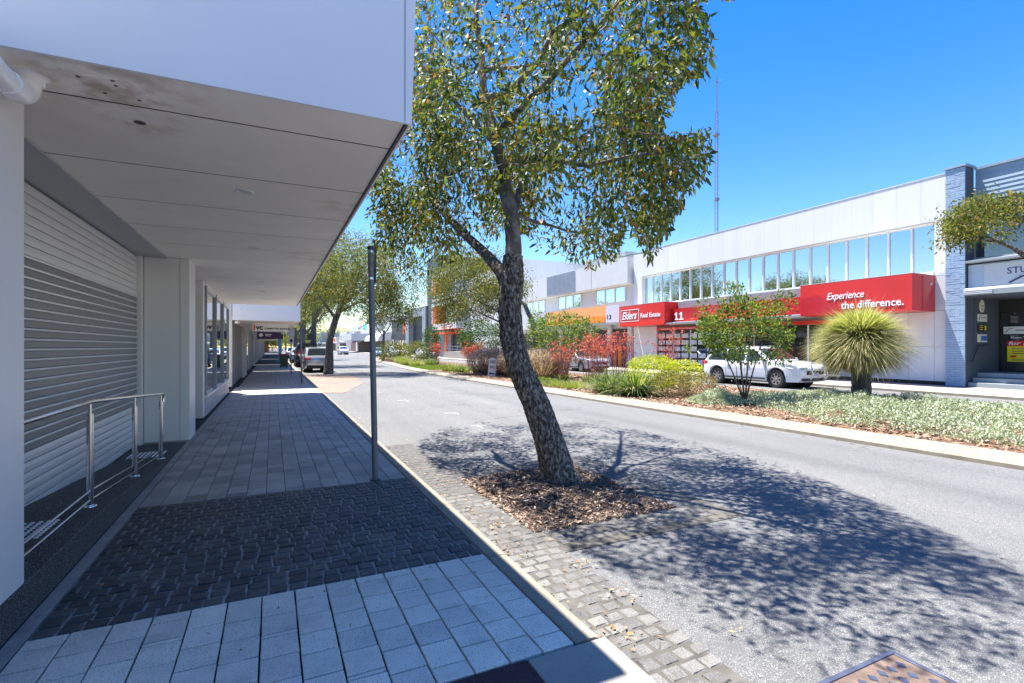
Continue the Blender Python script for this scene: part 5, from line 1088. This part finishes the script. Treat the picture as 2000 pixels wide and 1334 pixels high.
# one way sign
ow = thing('one_way_sign', 'small white one way sign with a black arrow, leaning in the purple grass', 'sign', (10.32, 24.1, GZ))
sg = MB().prism([(-.20,0),(.20,0),(.20,.80),(.15,.93),(.05,.98),(-.05,.98),(-.15,.93),(-.20,.80)], 'y', -.02, .02).build('plate', M['white'], ow, bevel=.004)
lt_ = [sg]
for w, z in (('ONE', .70), ('WAY', .42)): lt_.append(lettering(w, .2, M['txtblack'], ow, (-.15, -.026, z), 'S', fit=(.30, .17), bold=.004))
lt_.append(MB().prism([(-.16,.18),(-.05,.26),(-.05,.21),(.15,.21),(.15,.15),(-.05,.15),(-.05,.10)], 'y', -.028, -.024).build('arrow', M['txtblack'], ow))
for o in lt_: o.matrix_parent_inverse = Matrix(); 
ow.rotation_euler = (0, R(5), R(-23))
# ================================================================== VEHICLES
def vehicle(label, loc, rz, paint, Lc=4.8, Wc=1.88, Hc=1.68, wr=.36, style='suv', detail=1, group=None, plate=True):
    t = thing('parked_car', label, 'car', (0, 0, 0), group); h = Lc/2; wb = Lc*.295; k = Hc/1.68
    belt = 1.02*k
    if style == 'wagon': top = [(h*.46,1.09*k),(h*.16,1.60*k),(-h*.2,1.68*k),(-h*.80,1.62*k),(-h*.95,1.08*k)]
    elif style == 'sedan': top = [(h*.42,1.07*k),(h*.10,1.58*k),(-h*.2,1.68*k),(-h*.42,1.60*k),(-h*.72,1.12*k),(-h*.95,1.08*k)]
    elif style == '4wd': top = [(h*.44,1.10*k),(h*.24,1.64*k),(-h*.2,1.68*k),(-h*.93,1.66*k),(-h*.985,1.05*k)]
    else: top = [(h*.48,1.10*k),(h*.16,1.59*k),(-h*.10,1.665*k),(-h*.35,1.68*k),(-h*.74,1.61*k),(-h*.93,1.10*k)]
    def arch(cy): return [(cy+math.cos(a)*(wr+.065), wr+math.sin(a)*(wr+.065)) for a in np.linspace(-.25, math.pi+.25, 13)]
    fr, ra = wb, -wb-.02*Lc
    bot = [(-h*.96,.42*k),(-h*.94,.32*k)] ; poly = bot + arch(ra)[::-1] + [(0,.27*k)] + arch(fr)[::-1] + [(h*.95,.27*k),(h*.985,.42*k),(h,.62*k),(h*.99,.82*k),(h*.935,.96*k),(h*.72,1.04*k)] + top + [(-h*.985,.98*k),(-h,.62*k)]
    def wid(y, z):
        w = Wc/2*(.95+.05*min(max((z-.25)/.3, 0), 1))
        if z > belt: w *= 1-.24*((z-belt)/(Hc-belt))**1.1
        a = abs(y)/h
        if a > .74: w *= 1-.16*((a-.74)/.26)**2
        if abs(z-.78*k) < .16: w += .012*(1-abs(z-.78*k)/.16)
        return w
    def patch(polys, off, m, name, both=True, parent=t, grid=True, inset=None):
        bm = bmesh.new()
        for pl in polys:
            vs = [bm.verts.new((0, y, z)) for y, z in pl]; bm.faces.new(vs)
        if grid:
            for z in (.35,.5,.65,.74,.78,.82,.95,belt/k+.01,1.2,1.35,1.5):
                bmesh.ops.bisect_plane(bm, geom=bm.verts[:]+bm.edges[:]+bm.faces[:], plane_co=(0,0,z*k), plane_no=(0,0,1))
            for y in np.arange(-h+.15, h, .22): bmesh.ops.bisect_plane(bm, geom=bm.verts[:]+bm.edges[:]+bm.faces[:], plane_co=(0,y,0), plane_no=(0,1,0))
        me = bpy.data.meshes.new(name); sides = (1, -1) if both is True else (both,)
        V = []; F_ = []; idx = {}
        for s in sides:
            n0 = len(V); bm.verts.index_update()
            V += [(s*(wid(v.co.y, v.co.z)+off), v.co.y, v.co.z) for v in bm.verts]; F_ += [tuple(n0+v.index for v in (f.verts if s > 0 else reversed(f.verts[:]))) for f in bm.faces]
        bm.free(); b = MB(); b.v = V; b.f = F_; me.from_pydata(V, [], F_); bmm = bmesh.new(); bmm.from_mesh(me); bmesh.ops.recalc_face_normals(bmm, faces=bmm.faces); bmm.to_mesh(me); bmm.free()
        return link(name, me, m, parent, smooth=True)
    # outline inset for rounded shoulders
    def dens(pl, st=.16):
        out = []
        for a, b in zip(pl, pl[1:]+pl[:1]):
            q = max(int(math.dist(a, b)/st), 1)
            out += [(a[0]+(b[0]-a[0])*i/q, a[1]+(b[1]-a[1])*i/q) for i in range(q)]
        return out
    pl = dens(poly); cx = np.array(pl); nrm = np.roll(cx, -1, 0)-np.roll(cx, 1, 0); nrm = unit(np.column_stack([-nrm[:,1], nrm[:,0]]))
    area = sum(a[0]*b[1]-b[0]*a[1] for a, b in zip(pl, pl[1:]+pl[:1])); nrm = nrm if area > 0 else -nrm   # inward
    low = cx[:,1] < .85*k; e = np.where((cx[:,1] > .60*k), .035, 0.)[:, None]; inn = cx+nrm*e
    body = patch([[tuple(p) for p in inn]], 0, paint, 'body')
    st = [-1, -.955, -.85, -.45, 0, .45, .85, .955, 1]; V = []; F_ = []; n = len(pl)
    for f in st:
        for i in range(n):
            y, z = (inn[i] if abs(f) == 1 else (cx[i]-(cx[i]-inn[i])*(.25 if abs(f) == .955 else 0))); w = wid(inn[i][0], inn[i][1])
            z2 = z+(.03*(1-f*f) if z > 1.0*k else 0); yy = y+(.05*(1-f*f)*(1 if y > 0 else -1) if abs(y) > h*.9 and z < 1.05*k else 0); V.append((f*w, yy, z2))
    for s in range(len(st)-1):
        for i in range(n): j = (i+1) % n; F_.append((s*n+i, s*n+j, (s+1)*n+j, (s+1)*n+i))
    b = MB(); b.v = V; b.f = F_; b.build('shell', paint, body, smooth=True, sharp=45)
    # glasshouse
    T = {p: top[p] for p in range(len(top))}; fp, rp_ = top[0], top[-1]; rf, rr_ = top[1], top[-2]
    zb, zt = belt+.045*k, 1.555*k
    def xt(a, b, z): return a[0]+(b[0]-a[0])*(z-a[1])/(b[1]-a[1])
    if style == 'sedan': rr_ = top[3]; rp_ = top[4]; zq = zb+.04
    yf0, yf1 = xt(fp, rf, max(zb, fp[1]+.01))-.12, xt(fp, rf, zt)-.13; yr0, yr1 = xt(rp_, rr_, max(zb, rp_[1]+.02))+.16, xt(rp_, rr_, min(zt, rr_[1]-.03))+.14
    m1, m2 = h*.0, -h*.42
    for a0, a1, c0, c1 in ((m1+.03, m1+.02, yf0, yf1), (m2+.03, m2+.03, m1-.05, m1-.05), (yr0, yr1, m2-.05, m2-.05)):
        if c0-a0 > .1: [patch([[(a0,zb),(c0,zb),(c1,zt),(a1,zt)]], .004, M['carglass'], 'side_window', both=q) for q in (1, -1)]
    def lat(a, b, fa, fb, m, name, off=.012):
        d = Vector((0, b[0]-a[0], b[1]-a[1])).normalized(); nn = Vector((0, -d.z, d.y)); nn = nn if nn.z > 0 else -nn; q = MB(); rows = []
        for s in range(2):
            p = (a, b)[s]; f = (fa, fb)[s]; w = wid(*p)
            rows.append([Vector((x*f*w, p[0], p[1]+.03*(1-x*x)*1.0))+nn*off for x in np.linspace(-1, 1, 9)])
        for i in range(8): q.quad(rows[0][i], rows[0][i+1], rows[1][i+1], rows[1][i])
        return q.build(name, m, t, smooth=True)
    L_ = lambda a, b, f: (a[0]+(b[0]-a[0])*f, a[1]+(b[1]-a[1])*f)
    lat(L_(fp, rf, .06), L_(fp, rf, .93), .90, .88, M['carglass'], 'windscreen'); lat(L_(rp_, rr_, .10), L_(rp_, rr_, .90), .86, .84, M['carglass'], 'rear_window')
    # wheels
    proto = None
    for s in (1, -1):
        for cy in (fr, ra):
            x = s*(Wc/2-.02); i = -s; w = MB(); prof = [(wr*.62,0),(wr*.70,-.012),(wr*.93,-.006),(wr,.03),(wr,.17),(wr*.93,.21),(wr*.60,.20)]
            vs = []; fs = []; nn = 28
            for r, d in prof:
                for q in range(nn): a = 2*math.pi*q/nn; vs.append((x+i*d, cy+r*math.cos(a), wr+r*math.sin(a)))
            for p in range(len(prof)-1):
                for q in range(nn): a = p*nn+q; c = p*nn+(q+1) % nn; fs.append((a, c, c+nn, a+nn))
            wh = w.add(vs, fs).build('wheel', M['rubber'], t, smooth=True, sharp=50)
            r = MB(); r.tube([(x+i*.06, cy, wr), (x+i*.075, cy, wr)], wr*.62, 24); r.build('wheel_back', M['black'], wh)
            r = MB(); vs = []; fs = []
            for rad, d in ((wr*.64,.0),(wr*.58,.0),(wr*.56,.05)):
                for q in range(nn): a = 2*math.pi*q/nn; vs.append((x+i*d, cy+rad*math.cos(a), wr+rad*math.sin(a)))
            for p in range(2):
                for q in range(nn): a = p*nn+q; c = p*nn+(q+1) % nn; fs.append((a, c, c+nn, a+nn))
            r.add(vs, fs)
            for q in range(7):
                a = 2*math.pi*q/7+.2
                for da in (0,):
                    p0 = Vector((0, math.cos(a), math.sin(a))); pp = Vector((0, -math.sin(a), math.cos(a))); c0 = Vector((x+i*.012, cy, wr)); w0, w1 = wr*.10, wr*.085
                    r.add([c0+p0*wr*.08-pp*w0, c0+p0*wr*.08+pp*w0, c0+p0*wr*.6+pp*w1, c0+p0*wr*.6-pp*w1], [(0,1,2,3)]); r.add([c0+p0*wr*.08+pp*w0, c0+p0*wr*.6+pp*w1, c0+p0*wr*.6+pp*w1+Vector((i*.05,0,0)), c0+p0*wr*.08+pp*w0+Vector((i*.05,0,0))], [(0,1,2,3)])
            r.tube([(x+i*.0, cy, wr), (x+i*.03, cy, wr)], wr*.15, 12); r.build('rim', M['rim'], wh)
            MB().tube([(x+i*.05, cy, wr), (x+i*.55, cy, wr)], wr+.05, 20).build('wheel_well', M['black'], t)
    # lamps, plate, trim
    for s in (1, -1):
        def lamp(yz, m, nm, o=.010):
            b = MB(); ps = dens(yz, .08); vs = [(s*(wid(y, z)+o), y, z) for y, z in ps]; b.add(vs, [tuple(range(len(vs)))]); o_ = b.build(nm, m, t)
        lamp([(h*.66,.93*k),(h*.86,.80*k),(h*.955,.80*k),(h*.92,.92*k),(h*.80,.97*k)], M['lampclear'], 'headlight'); lamp([(-h*.84,.94*k),(-h*.945,.86*k),(-h*.95,1.02*k),(-h*.86,1.03*k)], M['lampred'], 'tail_light')
        b = MB().box(min(s*.52*Wc/2, s*.90*Wc/2), max(s*.52*Wc/2, s*.90*Wc/2), -h-.02, -h+.10, .84*k, 1.0*k).build('tail_light', M['lampred'], t, bevel=.02)
        b = MB().box(min(s*.45*Wc/2, s*.88*Wc/2), max(s*.45*Wc/2, s*.88*Wc/2), h*.93, h+.012, .74*k, .87*k).build('headlight', M['lampclear'], t, bevel=.02)
        mrr = MB().box(*(sorted((s*(Wc/2-.05), s*(Wc/2+.17)))), yf0-.20, yf0-.06, belt+.02, belt+.17).build('mirror', paint, t, bevel=.02)
        if detail:
            for yy in (m1-.01, m2+.0, yf0-.05):
                b = MB(); zs = np.linspace(.34*k, belt+.02, 10); b.add([(s*(wid(yy, z)+.0025), yy+dy, z) for z in zs for dy in (-.005, .005)], [(2*i, 2*i+1, 2*i+3, 2*i+2) for i in range(9)]); b.build('shut_line', M['black'], t)
            for yy in (m1+.14, m2+.16): MB().tube([(s*(wid(yy, .93*k)+.03), yy-.1, .93*k), (s*(wid(yy, .93*k)+.03), yy+.1, .93*k)], .016, 6).build('door_handle', paint, t)
            b = MB().box(*(sorted((s*(Wc/2-.0), s*(Wc/2+.012)))), ra+wr+.1, fr-wr-.1, .32*k, .38*k).build('sill_trim', M['black'], t)
            MB().tube([(s*wid(0, Hc-.1)*.93, h*.02, Hc-.0), (s*wid(0, Hc-.1)*.93, -h*.65, Hc-.03)], .018, 6).build('roof_rail', M['rim'], t)
    if detail: MB().box(-.45*Wc/2*1.2, .45*Wc/2*1.2, h+.0, h+.055, .56*k, .72*k).build('grille', M['black'], t, bevel=.01)
    MB().box(-.75*Wc/2, .75*Wc/2, h*.985, h+.045, .32*k, .42*k).build('lower_grille', M['black'], t); MB().box(-.8*Wc/2, .8*Wc/2, -h-.03, -h*.96, .32*k, .46*k).build('rear_bumper_trim', M['black'], t)
    if plate: bx('number_plate', M['plate'], t, -.19, .19, h+.06, h+.068, .50*k, .62*k); bx('number_plate', M['plate'], t, -.19, .19, -h-.062, -h-.052, .62*k, .74*k)
    MB().box(-Wc/2*.88, Wc/2*.88, ra+wr, fr-wr, .22*k, .30*k).build('underbody', M['black'], t)
    t.location = loc; t.rotation_euler.z = rz; return t, h, k
car, h, k = vehicle('white four wheel drive wagon with a bull bar parked before the red signed office', (19.35, 15.2, ROADZ), math.pi, M['carwhite'], 4.9, 1.90, 1.70, .375)
for s in (1, -1):
    MB().tube([(s*.42,h-.25,.34),(s*.42,h+.10,.36),(s*.46,h+.22,.50),(s*.44,h+.20,.78),(s*.40,h+.10,.98),(s*.34,h+.06,1.03)], .034, 10).build('bull_bar', M['steel'], car, smooth=True)
MB().tube([(-.36,h+.06,1.03),(.36,h+.06,1.03)], .034, 10).build('bull_bar', M['steel'], car, smooth=True); MB().tube([(-.44,h+.20,.78),(.44,h+.20,.78)], .022, 8).build('bull_bar', M['steel'], car, smooth=True); MB().tube([(-.45,h+.21,.52),(.45,h+.21,.52)], .022, 8).build('bull_bar', M['steel'], car, smooth=True)
vehicle('silver hatch-backed suv parked at the left kerb behind the second street tree', (2.72, 36.7, ROADZ), 0, M['carsilver'], 4.5, 1.85, 1.64, .35, 'wagon')
v2, h2_, k2_ = vehicle('dark navy four wheel drive with a red covered spare wheel, ahead of the silver suv', (2.65, 46.5, ROADZ), 0, M['carnavy'], 4.7, 1.9, 1.95, .40, '4wd')
MB().tube([(-.45,-h2_-.02,1.15),(-.45,-h2_-.22,1.15)], .37, 20).build('spare_wheel', M['lampred'], v2)
vehicle('pale blue car parked farther along the left kerb', (2.55, 58, ROADZ), 0, M['carblue'], 4.4, 1.8, 1.5, .33, 'sedan', 0)
vehicle('white suv driving towards the camera far down the road', (13.6, 112, ROADZ), math.pi, M['carwhite'], 4.7, 1.9, 1.75, .37, 'suv', 0)
vehicle('dark car behind the oncoming white suv', (9.2, 135, ROADZ), math.pi, M['carnavy'], 4.6, 1.85, 1.5, .34, 'sedan', 0)
vehicle('silver car half hidden behind the red flowers before the orange sign', (19.4, 29.5, ROADZ), math.pi, M['carsilver'], 4.6, 1.82, 1.5, .34, 'sedan', 1)
vehicle('white car beyond the red flowers near the dark stair tower', (19.4, 69, ROADZ), math.pi, M['carwhite'], 4.6, 1.82, 1.5, .34, 'sedan', 0)
vehicle('white ute shaped wagon at the far end of the service road', (18.8, 84, ROADZ), math.pi, M['carwhite'], 4.8, 1.85, 1.75, .37, '4wd', 0)
vehicle('pale blue car beside the white wagon at the far end of the service road', (16.6, 88, ROADZ), math.pi, M['carblue'], 4.4, 1.8, 1.5, .33, 'sedan', 0)
vehicle('white car parked farthest along the left kerb', (2.6, 78, ROADZ), 0, M['carwhite'], 4.5, 1.85, 1.6, .34, 'wagon', 0)
for o in list(bpy.data.objects):
    if o.name.startswith(('bull_bar', 'spare_wheel')): o.matrix_parent_inverse = Matrix()
# small street furniture far away
rb = thing('litter_bin', 'small grey litter bin at the far right kerb', 'bin', (13.9, 79, 0)); bx('body', M['greyclad'], rb, 13.6, 14.2, 78.7, 79.3, 0, 1.0); bx('lid', M['char'], rb, 13.55, 14.25, 78.65, 79.35, 1.0, 1.12)
tl = thing('traffic_light', 'black traffic light on a pole at the end of the street', 'traffic light', (9.3, 150, 0)); MB().tube([(9.3,150,0),(9.3,150,4.6)], .08, 8).build('pole', M['galv'], tl); bx('head', M['black'], tl, 8.7, 9.9, 149.6, 149.9, 3.4, 5.4)
# downward check: nothing sits on the camera
